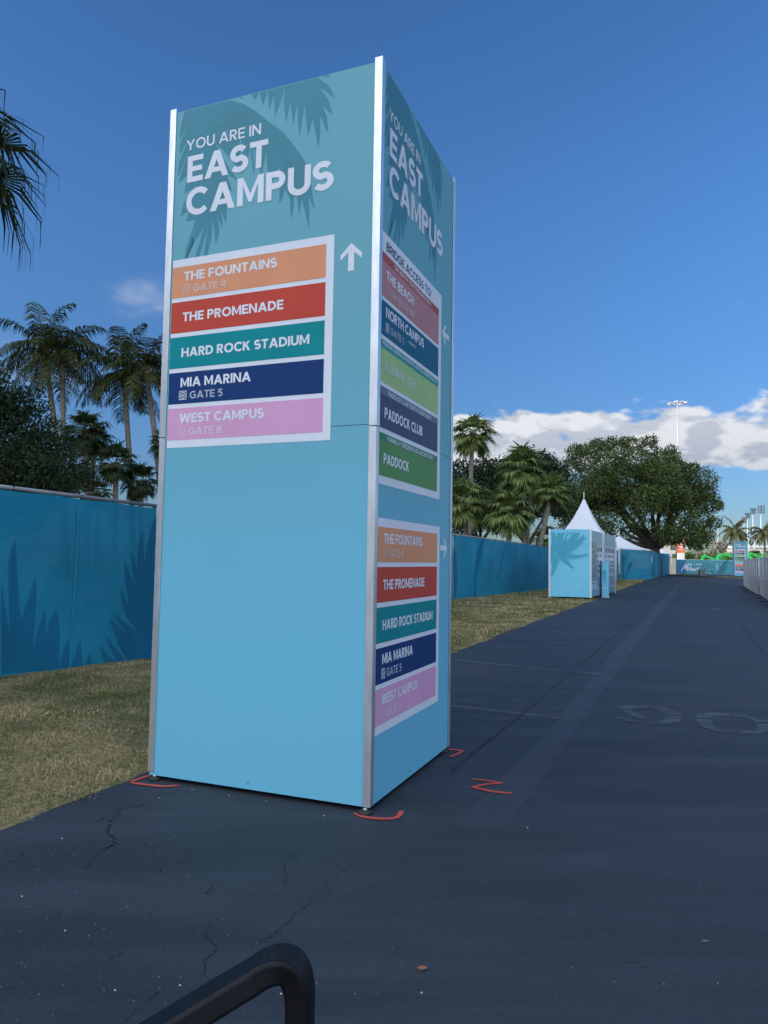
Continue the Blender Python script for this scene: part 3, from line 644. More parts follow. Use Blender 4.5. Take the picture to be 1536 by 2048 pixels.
def bridge_board(root, pl):
    b = MB(); b.flat([(.045, 1.570), (1.028, 1.570), (1.028, 2.848), (.045, 2.848)], pl, .0012)
    text(b, pl, 'BRIDGE ACCESS TO:', .099, 2.764, .046, .0022, 1, width=.722, s=.17)
    board = b.build('directory_board', [M['white'], M['ink']], root)
    rows = [('salmon', 2.742, 2.518, 'brick', .042, [('THE BEACH TICKETHOLDERS ONLY', .208, 2.709, .023, .618, 'w')], [('THE BEACH', .100, 2.611, .052, .408, 'w'), ('GATES 14/14B', .162, 2.543, .039, .36, 'f')], True),
            ('deepteal', 2.497, 2.320, None, 0, [], [('NORTH CAMPUS', .101, 2.421, .053, .592, 'w'), ('GATE 1', .165, 2.349, .040, .198, 'f'), ('PRESENTED BY', .44, 2.381, .014, .12, 'w')], True),
            ('lime', 2.298, 2.084, 'strip_teal', .043, [('PORSCHE CARRERA CUP PADDOCK AND F1 ACADEMY PADDOCK', .066, 2.271, .020, .876, 'w')], [('SUNRISE KEY', .100, 2.143, .055, .470, 'f')], False),
            ('slate', 2.061, 1.853, 'slate2', .040, [('PADDOCK CLUB TICKETHOLDERS ONLY', .151, 2.027, .024, .696, 'w')], [('PADDOCK CLUB', .105, 1.907, .055, .580, 'w')], False),
            ('green', 1.828, 1.614, 'green2', .036, [('FORMULA 1 CREDENTIALED ACCESS ONLY', .143, 1.795, .024, .756, 'w')], [('PADDOCK', .100, 1.676, .053, .369, 'w')], False)]
    for col, zt, zb, scol, sh, st_, main, icon in rows:
        b = MB(); b.flat([(.045, zb), (.972, zb), (.972, zt), (.045, zt)], pl, .0022)
        if scol: b.flat([(.045, zt - sh), (.972, zt - sh), (.972, zt), (.045, zt)], pl, .0027, 3)
        for tx, u, z, cap, wd, k in st_ + main: text(b, pl, tx, u, z, cap, .0034, 1 if k == 'w' else 2, width=wd, s=.16 if cap < .03 else .215)
        if icon: gate_icon(b, pl, .100, main[1][2] - .002, .046, .0034, 2 if col == 'salmon' else 1)
        b.build('destination_band', [M[col], M['white'], M.get('faint_' + col, M['white']), M[scol] if scol else M['white']], board)
def tower_body(root, posts=True):
    pls = face_places()
    t = .03
    for pi, pl in enumerate(pls):
        for (z0, z1) in ((TZ0, TSEAM - .0015), (TSEAM + .0015, TZ1)):
            b = MB(); e = .004
            a = [pl(e, z0, 0), pl(TW - e, z0, 0), pl(TW - e, z1, 0), pl(e, z1, 0)]; c = [pl(e + t, z0, -t), pl(TW - e - t, z0, -t), pl(TW - e - t, z1, -t), pl(e + t, z1, -t)]
            b.poly(a); b.poly(c[::-1])
            for k in range(4): b.poly([a[(k + 1) % 4], a[k], c[k], c[(k + 1) % 4]])
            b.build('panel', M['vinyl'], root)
    # dark inside deck
    if posts:
        for cx, cy, sx, sy, ln in ((0, 0, 1, 1, .046), (TW, 0, -1, 1, .026), (TW, TW, -1, -1, .03), (0, TW, 1, -1, .03)):
            for z0, z1, zz in ((.046 if (cx, cy) == (0, 0) else .03, TSEAM - .012, 0), (TSEAM - .008, TZ1 + .021, .003)):
                b = MB(); o = .0045 + zz * .6; w = .035
                x0, x1 = sorted((cx - sx * o, cx + sx * w)); y0, y1 = sorted((cy - sy * o, cy - sy * .0035))
                b.box((x0, y0, z0), (x1, y1, z1))
                x0, x1 = sorted((cx - sx * o, cx - sx * .0035)); y0, y1 = sorted((cy - sy * .0035, cy + sy * w))
                b.box((x0, y0, z0), (x1, y1, z1))
                b.build('corner_post', M['alu'], root, bevel=.0012)
    b = MB(); b.box((.05, .05, .06), (TW - .05, TW - .05, .10)); b.build('base_deck', M['black'], root)
    for cx, cy in ((.036, .006), (TW - .016, -.014), (TW - .016, 1.222), (.05, TW - .05)):
        b = MB(); b.lathe([(.0001, .004), (.036, .004), (.038, .010), (.034, .016), (.014, .020), (.0001, .020)], cx, cy, 20)
        ft = b.build('foot', M['rubber'], root)
        b = MB(); b.lathe([(.007, .019), (.007, .0285)], cx, cy, 10); b.lathe([(.011, .0215), (.011, .0275), (.0001, .0275)], cx, cy, 6); b.build('stud', M['steel'], ft)

tower = thing('wayfinding_tower', 'tall square light blue signpost tower with palm print and coloured destination bands', 'sign', (TORG.x, TORG.y, 0), -TYAW)
tower_body(tower)
pf, pr, pb, pleft = face_places()
tower_heading(tower, pf); band_board(tower, pf)
b = MB(); arrow(b, pf, 1.138, 2.713, .143, 0, .0015); b.build('arrow', M['white'], tower)
tower_heading(tower, pr); bridge_board(tower, pr); band_board(tower, pr, -1.4405, .992)
b = MB(); arrow(b, pr, 1.118, 2.621, .15, 90, .0015); b.build('arrow', M['white'], tower)
b = MB(); arrow(b, pr, 1.127, 1.275, .14, -90, .0015); b.build('arrow', M['white'], tower)
for u, pl in ((.62, pf), (.55, pr)):
    b = MB(); b.flat([(u + .006 * math.cos(k * .785), .062 + .006 * math.sin(k * .785)) for k in range(8)], pl, .004); 
    b.build('bolt', M['steel'], tower)
# ------------------------------------------------------------------ cart the camera sits in: only its black arm rail shows
cart = thing('golf_cart', 'black bent tube armrest of a cart at the bottom edge', 'golf cart', (0, 0, 0))
def railpt(x, y, d): return PX(x, y, d)
path = []
e0 = railpt(20, 2250, .72); e1 = railpt(545, 1928, .80); e2 = railpt(606, 2000, .80)
def bez(a, b_, c, t): return a * (1 - t) ** 2 + b_ * 2 * t * (1 - t) + c * t * t
cornerp = railpt(610, 1876, .805)
path = [e0 + (e1 - e0) * (k / 6) for k in range(6)] + [bez(railpt(505, 1953, .793), cornerp, railpt(600, 2035, .80), k / 14) for k in range(15)]
last = path[-1]; path += [last + Vector((0.0, .002, -.12)), Vector((last.x + .0, last.y + .004, .30))]
def flatbar(mb, pts, wd, ht, nrm):
    pts = [Vector(p) for p in pts]; base = len(mb.v); r = .15
    prof = []
    for sx, sy, a0 in ((1, 1, 0), (-1, 1, 90), (-1, -1, 180), (1, -1, 270)):
        for k in range(4):
            a = R_(a0 + 30 * k); rr = min(wd, ht) * .18
            prof.append((sx * (wd / 2 - rr) + rr * math.cos(a), sy * (ht / 2 - rr) + rr * math.sin(a)))
    n = len(prof)
    for k, p in enumerate(pts):
        d = (pts[min(k + 1, len(pts) - 1)] - pts[max(k - 1, 0)]).normalized(); u = (nrm - d * nrm.dot(d)).normalized(); w = d.cross(u)
        for a, c in prof: mb.v.append(tuple(p + u * a + w * c))
    for k in range(len(pts) - 1):
        for j in range(n):
            a = base + k * n + j; c = base + k * n + (j + 1) % n
            mb.f.append((a, c, c + n, a + n)); mb.m.append(0); mb.sm.append(False)
b = MB(); flatbar(b, path, .042, .0255, Vector((.08, 1, 0)).normalized()); b.build('armrest', M['black'], cart)
b = MB(); b.box((-.65, -.75, .22), (.65, .95, .27)); b.build('floor', M['black'], cart)
b = MB(); b.box((-.6, -.75, .27), (.6, -.12, .55)); b.build('seat_base', M['black'], cart, bevel=.02)
b = MB(); b.box((-.58, -.72, .552), (.58, -.10, .66)); b.build('seat', M['blackseat'], cart, bevel=.03)
for x in (-.55, .55):
    for y in (-.55, .70):
        b = MB(); b.tube([(x - .09, y, .21), (x + .09, y, .21)], .205, 20); b.build('wheel', M['rubber'], cart)

# ------------------------------------------------------------------ fences
def fence_run(name, label, pts, hts, z0, screen_mats, post_step=3.0, wave=.012, group=None, prints=None, rail=True, wname='screen', cat='fence'):
    """pts: plan polyline; hts: height at each point; one screen panel per run, posts behind it, rail on top"""
    root = thing(name, label, cat, (0, 0, 0), 0, group)
    ph = rnd.uniform(0, 6)
    for i in range(len(pts) - 1):
        a, c = Vector(pts[i]), Vector(pts[i + 1]); L_ = (c - a).length; e = (c - a) / L_; nrm = Vector((e.y, -e.x))
        if nrm.dot(Vector((0, 0)) - a) < 0: nrm = -nrm
        nx, nz = max(4, int(L_ / .10)), 16
        b = MB(); base = 0
        def bulge(s_, v):
            o = wave * (math.sin(s_ * 2.1 + ph + v * 1.3) * .6 + math.sin(s_ * 5.3 + v * 3) * .3 + math.sin(s_ * 13 + ph) * .12) * (.3 + math.sin(math.pi * v)) + wave * .5 * math.sin(v * 9 + s_)
            dd = (s_ % post_step) / post_step; return o + wave * 1.1 * max(0, 1 - min(dd, 1 - dd) * 22)
        for k in range(nx + 1):
            t = k / nx; s_ = t * L_; hh = hts[i] + (hts[i + 1] - hts[i]) * t
            for j in range(nz + 1):
                v = j / nz
                sag = -.012 * abs(math.sin(s_ * math.pi / .75)) if j == nz else (.012 * abs(math.sin(s_ * math.pi / .9)) if j == 0 else 0)
                p = a + e * s_ + nrm * (bulge(s_, v) + .025)
                b.v.append((p.x, p.y, z0 + .035 + v * (hh - .055) + sag))
        for k in range(nx):
            for j in range(nz):
                q = k * (nz + 1) + j; f = (q, q + nz + 1, q + nz + 2, q + 1)
                b.f.append(f); b.m.append(0); b.sm.append(True)
        if prints and i in prints:
            def pl(u, z, o, a=a, e=e, nrm=nrm, i=i, L_=L_):
                hh = hts[i] + (hts[i + 1] - hts[i]) * u / L_; q = o + .031 + bulge(u, (z - z0 - .035) / (hh - .055))
                return (a.x + e.x * u + nrm.x * q, a.y + e.y * u + nrm.y * q, z)
            b.maxe = .11 if L_ < 4 else .4
            prints[i](b, pl, (a, c)); b.maxe = None
        b.build(wname, screen_mats, root)
        if rail:
            b = MB(); b.tube([(a.x, a.y, z0 + hts[i]), (c.x, c.y, z0 + hts[i + 1])], .020, 10); b.build('top_rail', M['rail'], root)
            for k in range(int(L_ / .75)) if L_ < 5 else ():
                b = MB(); t = (k + .5) * .75 / L_; p = a + (c - a) * t; zz = z0 + hts[i] + (hts[i + 1] - hts[i]) * t
                b.box((p.x - .010, p.y - .026, zz - .045), (p.x + .010, p.y + .026, zz + .022)); b.build('tie', M['rubber'], root)
        npst = max(1, round(L_ / post_step))
        for k in range(npst + (1 if i == len(pts) - 2 else 0)):
            t = k / npst; p = a + (c - a) * t - nrm * .03; hh = hts[i] + (hts[i + 1] - hts[i]) * t
            b = MB(); b.tube([(p.x, p.y, z0 - .1), (p.x, p.y, z0 + hh - .01)], .03, 8); b.build('post', M['steel'], root)
    return root
Z2 = lambda x, y: (x / 4.518, 950 + y / 4.518)
FP = [(-9.5, -1.5), tuple(GP(-70, 1371).xy), tuple(GP(300, 1321).xy), tuple(GP(903, 1201).xy), tuple(GP(1095, 1180.5).xy), tuple(GP(1236, 1160).xy)]
FH = [1.8, 1.835, 1.775, 1.985, 1.83, 2.05]
def near_print(b, pl, seg):
    polys = [[(0, 1790), (0, 960), (40, 1250), (65, 1450), (78, 1300), (65, 800), (95, 640), (125, 590), (135, 800), (160, 1150), (172, 1330), (240, 1150), (270, 1040), (305, 915), (320, 1050), (290, 1400), (268, 1650), (330, 1400), (370, 1280), (392, 1195), (400, 1480), (440, 1300), (500, 1212), (520, 1400), (510, 1745)],
             [(520, 1745), (560, 1570), (598, 1475), (600, 1735)], [(632, 1728), (670, 1580), (705, 1480), (718, 1715)], [(755, 1712), (775, 1650), (790, 1600), (802, 1705)], [(935, 1690), (900, 1620), (882, 1540), (960, 1640), (1040, 1680)], [(1050, 1680), (1000, 1600), (925, 1440), (1010, 1540), (1105, 1672)],
             [(1140, 1668), (1050, 1520), (975, 1300), (1080, 1390), (1190, 1490), (1100, 1380), (1000, 1240), (1110, 1330), (1262, 1442), (1130, 1270), (1085, 1120), (1073, 1010), (1140, 1160), (1200, 1300), (1150, 1150), (1112, 930), (1110, 770), (1150, 900), (1235, 1035), (1190, 880), (1165, 690), (1200, 800), (1222, 900), (1225, 780), (1240, 620), (1272, 495), (1280, 650), (1287, 850), (1310, 650), (1370, 420), (1440, 330), (1440, 1650)]]
    a, c = seg
    for P in polys: b.flat([onplane(*Z2(*p), a, c) for p in P], pl, .0, 1)
    b.flat([onplane(*Z2(*p), a, c) for p in ((600, 1735), (622, 1733), (668, 1000), (696, 255), (676, 252), (645, 1000))], pl, .003, 2)  # lit fold over a fence post, painted as a lighter strip
def mid_print(b, pl, seg):
    a, c = seg
    for (x0, y0, x1, y1, x2, y2, L_, n) in ((968, 1078, 950, 1110, 948, 1192, .55, 14), (905, 1095, 912, 1140, 908, 1190, .5, 10), (1010, 1090, 1000, 1130, 985, 1180, .3, 9)):
        frond2d(b, pl, [onplane(x, y, a, c) for x, y in ((x0, y0), (x1, y1), (x2, y2))], .0, 1, L=L_, n=n, wd=.05, lw=.2, ang=30)
fence_run('screened_fence', 'long blue mesh screened chain link fence with darker palm print along the grass', FP, FH, 0, [M['screen'], M['screen_dark'], M['screen_fold']], prints={1: near_print, 2: mid_print, 3: mid_print})
FP2 = [tuple(GP(1239, 1160).xy), tuple(GP(1305, 1159.5).xy), tuple(GP(1317, 1154.5).xy), tuple(GP(1338, 1149.5).xy)]
FH2 = [2.18, 2.12, 2.1, 2.25]
def teal_print(b, pl, seg):
    a, c = seg
    for q in ((1243, 1075 + 30, 1248, 1120, 1246, 1150), (1262, 1122, 1258, 1140, 1248, 1156), (1252, 1110, 1240, 1135, 1246, 1156)):
        frond2d(b, pl, [onplane(q[k], q[k + 1], a, c) for k in (0, 2, 4)], 0, 1, L=.45, n=9, wd=.05, lw=.25, ang=30)
fence_run('screened_fence', 'teal screened fence corner right of the tents, under the oak trunk', FP2, FH2, 0, [M['screen_teal'], M['screen_teal_dark']], prints={0: teal_print}, wave=.03)
# grey mesh temporary fence on the right: separate panels
ra, rb = GP(1486, 1173.3).xy, GP(1536, 1201).xy
rdir = (rb - ra).normalized(); ntot = 9; seg = 2.62
for k in range(ntot):
    a = ra + rdir * seg * k; c = ra + rdir * (seg * (k + 1) - .06); ordn = ['farthest', 'second farthest', 'third farthest', 'fourth farthest', 'fifth farthest', 'sixth farthest'][min(k, 5)]
    off = Vector((-rdir.y, rdir.x)) * rnd.uniform(-.05, .05); a = a + off; c = c + off * .3
    if k < 6:
        root = thing('fence_panel', 'grey mesh temporary fence panel at the road side, %s of the row' % ordn, 'fence panel', (a.x, a.y, 0), math.atan2(c.y - a.y, c.x - a.x), 'grey temporary fence panels along the road')
    else:
        root = thing('fence_panel', 'grey mesh temporary fence panel at the near end, outside the picture', 'fence panel', (a.x, a.y, 0), math.atan2(c.y - a.y, c.x - a.x), 'grey temporary fence panels along the road')
    L_ = (c - a).length
    b = MB()
    for x in (.02, L_ / 2, L_ - .02): b.tube([(x, 0, .02), (x, 0, 1.48)], .019, 8)
    for z in (.06, .75, 1.47): b.tube([(0.02, 0.001, z), (L_ - .02, .001, z)], .016, 8)
    b.build('frame', M['steel'], root)
    b = MB(); n = 30
    for i in range(n):
        x0, x1 = .03 + (L_ - .06) * i / n, .03 + (L_ - .06) * (i + 1) / n
        w0, w1 = (.012 * math.sin(i * 1.1 + k) + .008 * math.sin(i * 2.7) + .03 for i in (i, i + 1))
        b.poly([(x0, w0, .07), (x1, w1, .07), (x1, w1, 1.46), (x0, w0, 1.46)], 0, True)
    b.build('mesh_cover', M['greymesh'], root)
    b = MB()
    for i in range(26): b.box((.04 + (L_ - .08) * i / 25 - .002, -.022, .06), (.04 + (L_ - .08) * i / 25 + .002, -.018, 1.47))
    for i in range(10): b.box((.03, -.026, .1 + i * .148), (L_ - .03, -.022, .104 + i * .148))
    b.build('wire_mesh', M['steel'], root)
    b = MB(); b.box((-.12, -.3, .0045), (.12, .3, .035)); b.build('foot', M['rubber'], root)

# ------------------------------------------------------------------ kiosk, second kiosk panel and small post sign
ka, kb_, kc = GP(1099, 1197).xy, GP(1181.5, 1199.5).xy, GP(1229, 1187).xy
kw = (kb_ - ka).length; kd = Vector((-(kb_ - ka).y, (kb_ - ka).x)).normalized()
KH = 2.27
kang = math.atan2((kb_ - ka).y, (kb_ - ka).x)
kdep = 2.9
kiosk = thing('information_kiosk', 'pale blue box kiosk with teal palm print on its front, standing on the grass', 'kiosk', (ka.x, ka.y, 0), kang)
kside = (kc - kb_).normalized()
# side direction in local axes
cl, sl = math.cos(-kang), math.sin(-kang)
sx_, sy_ = kside.x * cl - kside.y * sl, kside.x * sl + kside.y * cl
def kpl_front(u, z, o): return (u, -o, z)
def kpl_side(u, z, o): return (kw + sx_ * u + sy_ * o, sy_ * u - sx_ * o, z)
def slab(mb, pl, u0, u1, z0, z1, o0, o1, mi=0):
    a = [pl(u0, z0, o1), pl(u1, z0, o1), pl(u1, z1, o1), pl(u0, z1, o1)]; c = [pl(u0, z0, o0), pl(u1, z0, o0), pl(u1, z1, o0), pl(u0, z1, o0)]
    mb.poly(a, mi); mb.poly(c[::-1], mi)
    for k in range(4): mb.poly([a[(k + 1) % 4], a[k], c[k], c[(k + 1) % 4]], mi)
b = MB(); slab(b, kpl_front, 0.02, kw - .02, .07, KH, -.03, 0)
KZ = lambda x, y: onplane(1080 + x / 8.533, 980 + y / 8.533, ka, kb_)
fr = [((260, 1060), (520, 1040), (745, 810), .34, 20, (1, 1)), ((290, 1050), (520, 1200), (805, 1105), .24, 16, (1, 1)), ((280, 1060), (400, 1180), (565, 1335), .22, 14, (1, 1)), ((250, 1080), (290, 1250), (195, 1470), .24, 16, (1, 1)), ((180, 1100), (170, 1180), (160, 1320), .16, 8, (1, 0)), ((230, 1060), (220, 900), (215, 745), .26, 12, (1, 1)), ((260, 1020), (420, 930), (480, 745), .26, 12, (1, 1)), ((300, 1020), (560, 960), (680, 735), .2, 14, (1, 0))]
for a, m_, c, L_, n, sd in fr:
    frond2d(b, kpl_front, [KZ(*a), KZ(*m_), KZ(*c)], .0012, 1, L=L_, n=int(n * 2.3), wd=.04, lw=.11, ang=50, side=sd)
b.flat([KZ(*p) for p in ((190, 735), (670, 733), (640, 800), (560, 890), (440, 970), (300, 1010), (270, 1060), (250, 1120), (158, 1300))], kpl_front, .0008, 1)
for g in ([(245, 735), (285, 735), (300, 800), (290, 810)], [(250, 840), (285, 900), (280, 910)], [(150, 800), (190, 745), (205, 930), (170, 860)], [(410, 760), (470, 735), (380, 880)], [(480, 760), (560, 735), (470, 860), (450, 830)]):
    b.flat([KZ(*p) for p in g], kpl_front, .0022, 2)
b.build('front_panel', [M['kiosk'], M['kioskprint'], M['kiosk']], kiosk)
def schedule(b, pl, u0, u1, seed):
    r = random.Random(seed)
    slab(b, pl, u0, u1, .08, KH - .02, -.03, 0)
    cols = 4; cw = (u1 - u0 - .2) / cols
    for c in range(cols):
        x = u0 + .12 + c * cw
        if seed == 1 and c < 2:
            for k in range(14): b.flat([(x, .62 + k * .09), (x + cw * .86, .62 + k * .09), (x + cw * .86, .69 + k * .09), (x, .69 + k * .09)], pl, .0015, 2 if r.random() < .6 else 3)
            b.flat([(x, .54), (x + cw * .9, .54), (x + cw * .9, .56), (x, .56)], pl, .0015, 1); b.flat([(x + .1, .34), (x + cw * .6, .34), (x + cw * .6, .48), (x + .1, .48)], pl, .0015, 1)
        else:
            for z0, z1 in ((1.15, 1.78), (.72, 1.02)):
                b.flat([(x, z0), (x + cw * .9, z0), (x + cw * .9, z1), (x, z1)], pl, .0012, 1)
                for k in range(3):
                    zz = z0 + (z1 - z0) * (k + .12) / 3; b.flat([(x + cw * .12, zz), (x + cw * (.5 + .3 * r.random()), zz), (x + cw * (.5 + .3 * r.random()), zz + (z1 - z0) * .16), (x + cw * .12, zz + (z1 - z0) * .16)], pl, .002, 3 if k else 4)
                b.flat([(x + cw * .1, z1 - .22), (x + cw * .42, z1 - .22), (x + cw * .42, z1 - .03), (x + cw * .1, z1 - .03)], pl, .0022, 3)
                b.flat([(x + cw * .5, z1 - .22), (x + cw * .82, z1 - .22), (x + cw * .82, z1 - .03), (x + cw * .5, z1 - .03)], pl, .0022, 4)
            b.flat([(x, 1.05), (x + cw * .9, 1.05), (x + cw * .9, 1.13), (x, 1.13)], pl, .0015, 2)
            b.flat([(x + .05, .30), (x + cw * .5, .30), (x + cw * .5, .36), (x + .05, .36)], pl, .0015, 1)
SMATS = [M['kioskside'], M['white'], M['tan'], M['greyprint'], M['slate2']]
side_len = (kc - kb_).length
b = MB(); schedule(b, kpl_side, .02, side_len * .46, 1); b.build('side_panel', SMATS, kiosk)
for u in (.0, kw):
    b = MB(); b.box((u - .03, -.012, .06), (u + .03, .03, KH + .012)); b.build('corner_post', M['alu'], kiosk)
b = MB(); p = kpl_side(side_len * .46 + .03, 0, 0); b.box((p[0] - .03, p[1] - .03, .05), (p[0] + .03, p[1] + .03, KH + .01)); b.build('corner_post', M['alu'], kiosk)
# back and hidden side so that it is a closed box
A_, B_ = Vector((.02, .04)), Vector(kpl_side(side_len * .46, 0, 0)[:2]); C_ = Vector((B_.x - kw * .96, B_.y + .2))
b = MB(); 
for p, q in ((A_, C_), (C_, B_)): b.poly([(p.x, p.y, .08), (q.x, q.y, .08), (q.x, q.y, KH - .02), (p.x, p.y, KH - .02)])
b.poly([(A_.x, A_.y, KH - .03), (kw - .03, .04, KH - .03), (B_.x - .04, B_.y, KH - .03), (C_.x, C_.y, KH - .03)])
b.poly([(A_.x, A_.y, .09), (kw - .03, .04, .09), (B_.x - .04, B_.y, .09), (C_.x, C_.y, .09)])
b.build('back_panel', M['kiosk'], kiosk)
for x, y in ((.1, .1), (kw - .12, .1), (B_.x - .2, B_.y - .1), (C_.x + .1, C_.y - .1)):
    b = MB(); b.lathe([(.0001, .003), (.05, .003), (.05, .03), (.02, .035), (.02, .09)], x, y, 10); b.build('foot', M['rubber'], kiosk)
o0 = Vector(kpl_side(side_len * .5, 0, .02)); wpos = Matrix.Rotation(kang, 4, 'Z') @ o0 + Vector((ka.x, ka.y, 0))
kiosk2 = thing('schedule_board', 'upright schedule board with white timetables just behind the palm print kiosk', 'notice board', (wpos.x, wpos.y, 0), math.atan2(kside.y, kside.x))
pl2 = lambda u, z, o: (u, -o, z)
b = MB(); schedule(b, pl2, .06, side_len * .5, 2); b.build('panel', SMATS, kiosk2)
for u in (.0, side_len * .5 + .06):
    b = MB(); b.box((u - .03, -.02, .004), (u + .03, .04, KH + .02)); b.build('post', M['alu'], kiosk2)
b = MB(); slab(b, pl2, .06, side_len * .5, .1, KH - .05, -.9, -.05); b.build('box', M['kiosk'], kiosk2)
sp = GP(1211, 1195).xy
post = thing('post_sign', 'short narrow pale blue sign with palm print beside the kiosk', 'sign', (sp.x, sp.y, 0), kang)
b = MB(); b.box((-.115, -.05, .02), (.115, .35, 1.25))
frond2d(b, lambda u, z, o: (u, -.05 - o, z), [(-.02, .95), (-.06, .8), (-.02, .5)], .0015, 1, L=.16, n=10, wd=.02, lw=.25)
b.flat([(-.10, .30), (.09, .32), (.09, .335), (-.10, .315)], lambda u, z, o: (u, -.05 - o, z), .0015, 2)
b.build('panel', [M['kiosk'], M['kioskprint'], M['white']], post)
b = MB(); b.box((-.13, -.06, .004), (.13, .36, .02)); b.build('base', M['alu'], post)

# ------------------------------------------------------------------ peaked tents
def tent(label, cx, cy, s_, eave, apex, rz, spike=.45, drop=.35, legs=True, curtain=True):
    root = thing('peaked_tent', label, 'tent', (cx, cy, 0), rz, 'white peaked tents behind the kiosk')
    b = MB(); n, m_ = 32, 18; base = len(b.v)
    for i in range(m_ + 1):
        t = i / m_; z = eave + (apex - eave) * (1 - t) ** 1.45; 
        for j in range(n):
            a = j / n * 4; sd = int(a); f = a - sd; cor = [(-1, -1), (1, -1), (1, 1), (-1, 1)]
            p, q = cor[sd], cor[(sd + 1) % 4]; x, y = p[0] + (q[0] - p[0]) * f, p[1] + (q[1] - p[1]) * f
            rr = .035 + (1 - .035) * t; edge = 1 - abs(2 * f - 1)
            pin = 1 - .07 * edge * t; zz = z - .0 + .10 * edge * t * t
            k = t ** .4; l = math.hypot(x, y); x, y = x * k + x / l * (1 - k), y * k + y / l * (1 - k)
            b.v.append((x * s_ * rr * pin, y * s_ * rr * pin, zz))
    for i in range(m_):
        for j in range(n):
            a = base + i * n + j; c = base + i * n + (j + 1) % n; b.f.append((a, a + n, c + n, c)); b.m.append(0); b.sm.append(True)
    e = base + m_ * n
    for j in range(n):       # hanging valance, deeper at the corners
        k = (j + 1) % n; P, Q = b.v[e + j], b.v[e + k]
        dj = drop * (.55 + .45 * abs(2 * ((j / n * 4) % 1) - 1)); dk = drop * (.55 + .45 * abs(2 * ((k / n * 4) % 1) - 1))
        b.poly([P, (P[0], P[1], P[2] - dj), (Q[0], Q[1], Q[2] - dk), Q])
    b.build('canopy', M['tent'], root)
    b = MB(); b.tube([(0, 0, apex - .1), (0, 0, apex + spike)], [.03, .018], 8); b.build('finial', M['whitepaint'], root)
    for x in (-1, 1):
        for y in (-1, 1):
            b = MB(); b.tube([(x * s_ * .97, y * s_ * .97, 0), (x * s_ * .97, y * s_ * .97, eave)], .04, 8); b.build('leg', M['whitepaint'], root)
            if curtain:
                b = MB(); pr_ = []
                for k in range(15):
                    b.poly
                for i in range(10):
                    z0, z1 = eave * i / 10, eave * (i + 1) / 10
                    for k in range(10):
                        def P(k, z):
                            wd = .30 + .5 * max(0, (z / eave - .55)) ** 1.5 * 2
                            return (x * s_ * .94 + .02 * math.sin(k * 2.4), y * s_ * .94 - y * wd * k / 10, z + .03)
                        b.poly([P(k, z0), P(k + 1, z0), P(k + 1, z1), P(k, z1)], 0, True)
                b.build('curtain', M['tent'], root)
    return root
RZ = math.atan2(RD.y, RD.x) - math.pi / 2
c1 = PX(1168, 1100, 44.5)
tent('tallest white peaked tent right behind the blue kiosk', c1.x, c1.y, 1.72, 2.45, (1125 - 999) / F * 44.5 + 1.2, RZ)
c2 = PX(1238, 1100, 63.0); tent('low white peaked tent behind the teal fence corner, beneath oak limbs', c2.x, c2.y, 2.6, 2.3, 3.45, RZ, curtain=False)
c3 = PX(1321, 1100, 86.0); tent('small white tent behind the right end of the teal fence', c3.x, c3.y, 1.0, 2.3, 3.2, RZ + .3, curtain=False)

# ------------------------------------------------------------------ vegetation
def leaf_cloud(rng, centers, radii, n, size, shell=.55, flat=.8, aspect=.5):
    """n rhombic leaves spread through the clumps -> (4n,3) array"""
    centers = np.asarray(centers); radii = np.asarray(radii)
    w = radii ** 2; idx = rng.choice(len(centers), n, p=w / w.sum())
    d = rng.normal(size=(n, 3)); d /= np.linalg.norm(d, axis=1)[:, None]
    rr = radii[idx] * (shell + (1 - shell) * rng.random(n) ** .5) * (1 + .16 * rng.normal(size=n))
    p = centers[idx] + d * rr[:, None] * np.array([1, 1, flat])
    a = rng.normal(size=(n, 3)) + d * .5; a /= np.linalg.norm(a, axis=1)[:, None]
    t = rng.normal(size=(n, 3)) + np.array([0, 0, -.3]); t -= a * (t * a).sum(1)[:, None]; t /= np.linalg.norm(t, axis=1)[:, None]
    u = np.cross(a, t); s_ = size * rng.uniform(.6, 1.3, n)[:, None]
    return np.stack([p - t * s_, p + u * s_ * aspect, p + t * s_, p - u * s_ * aspect], 1).reshape(-1, 3)

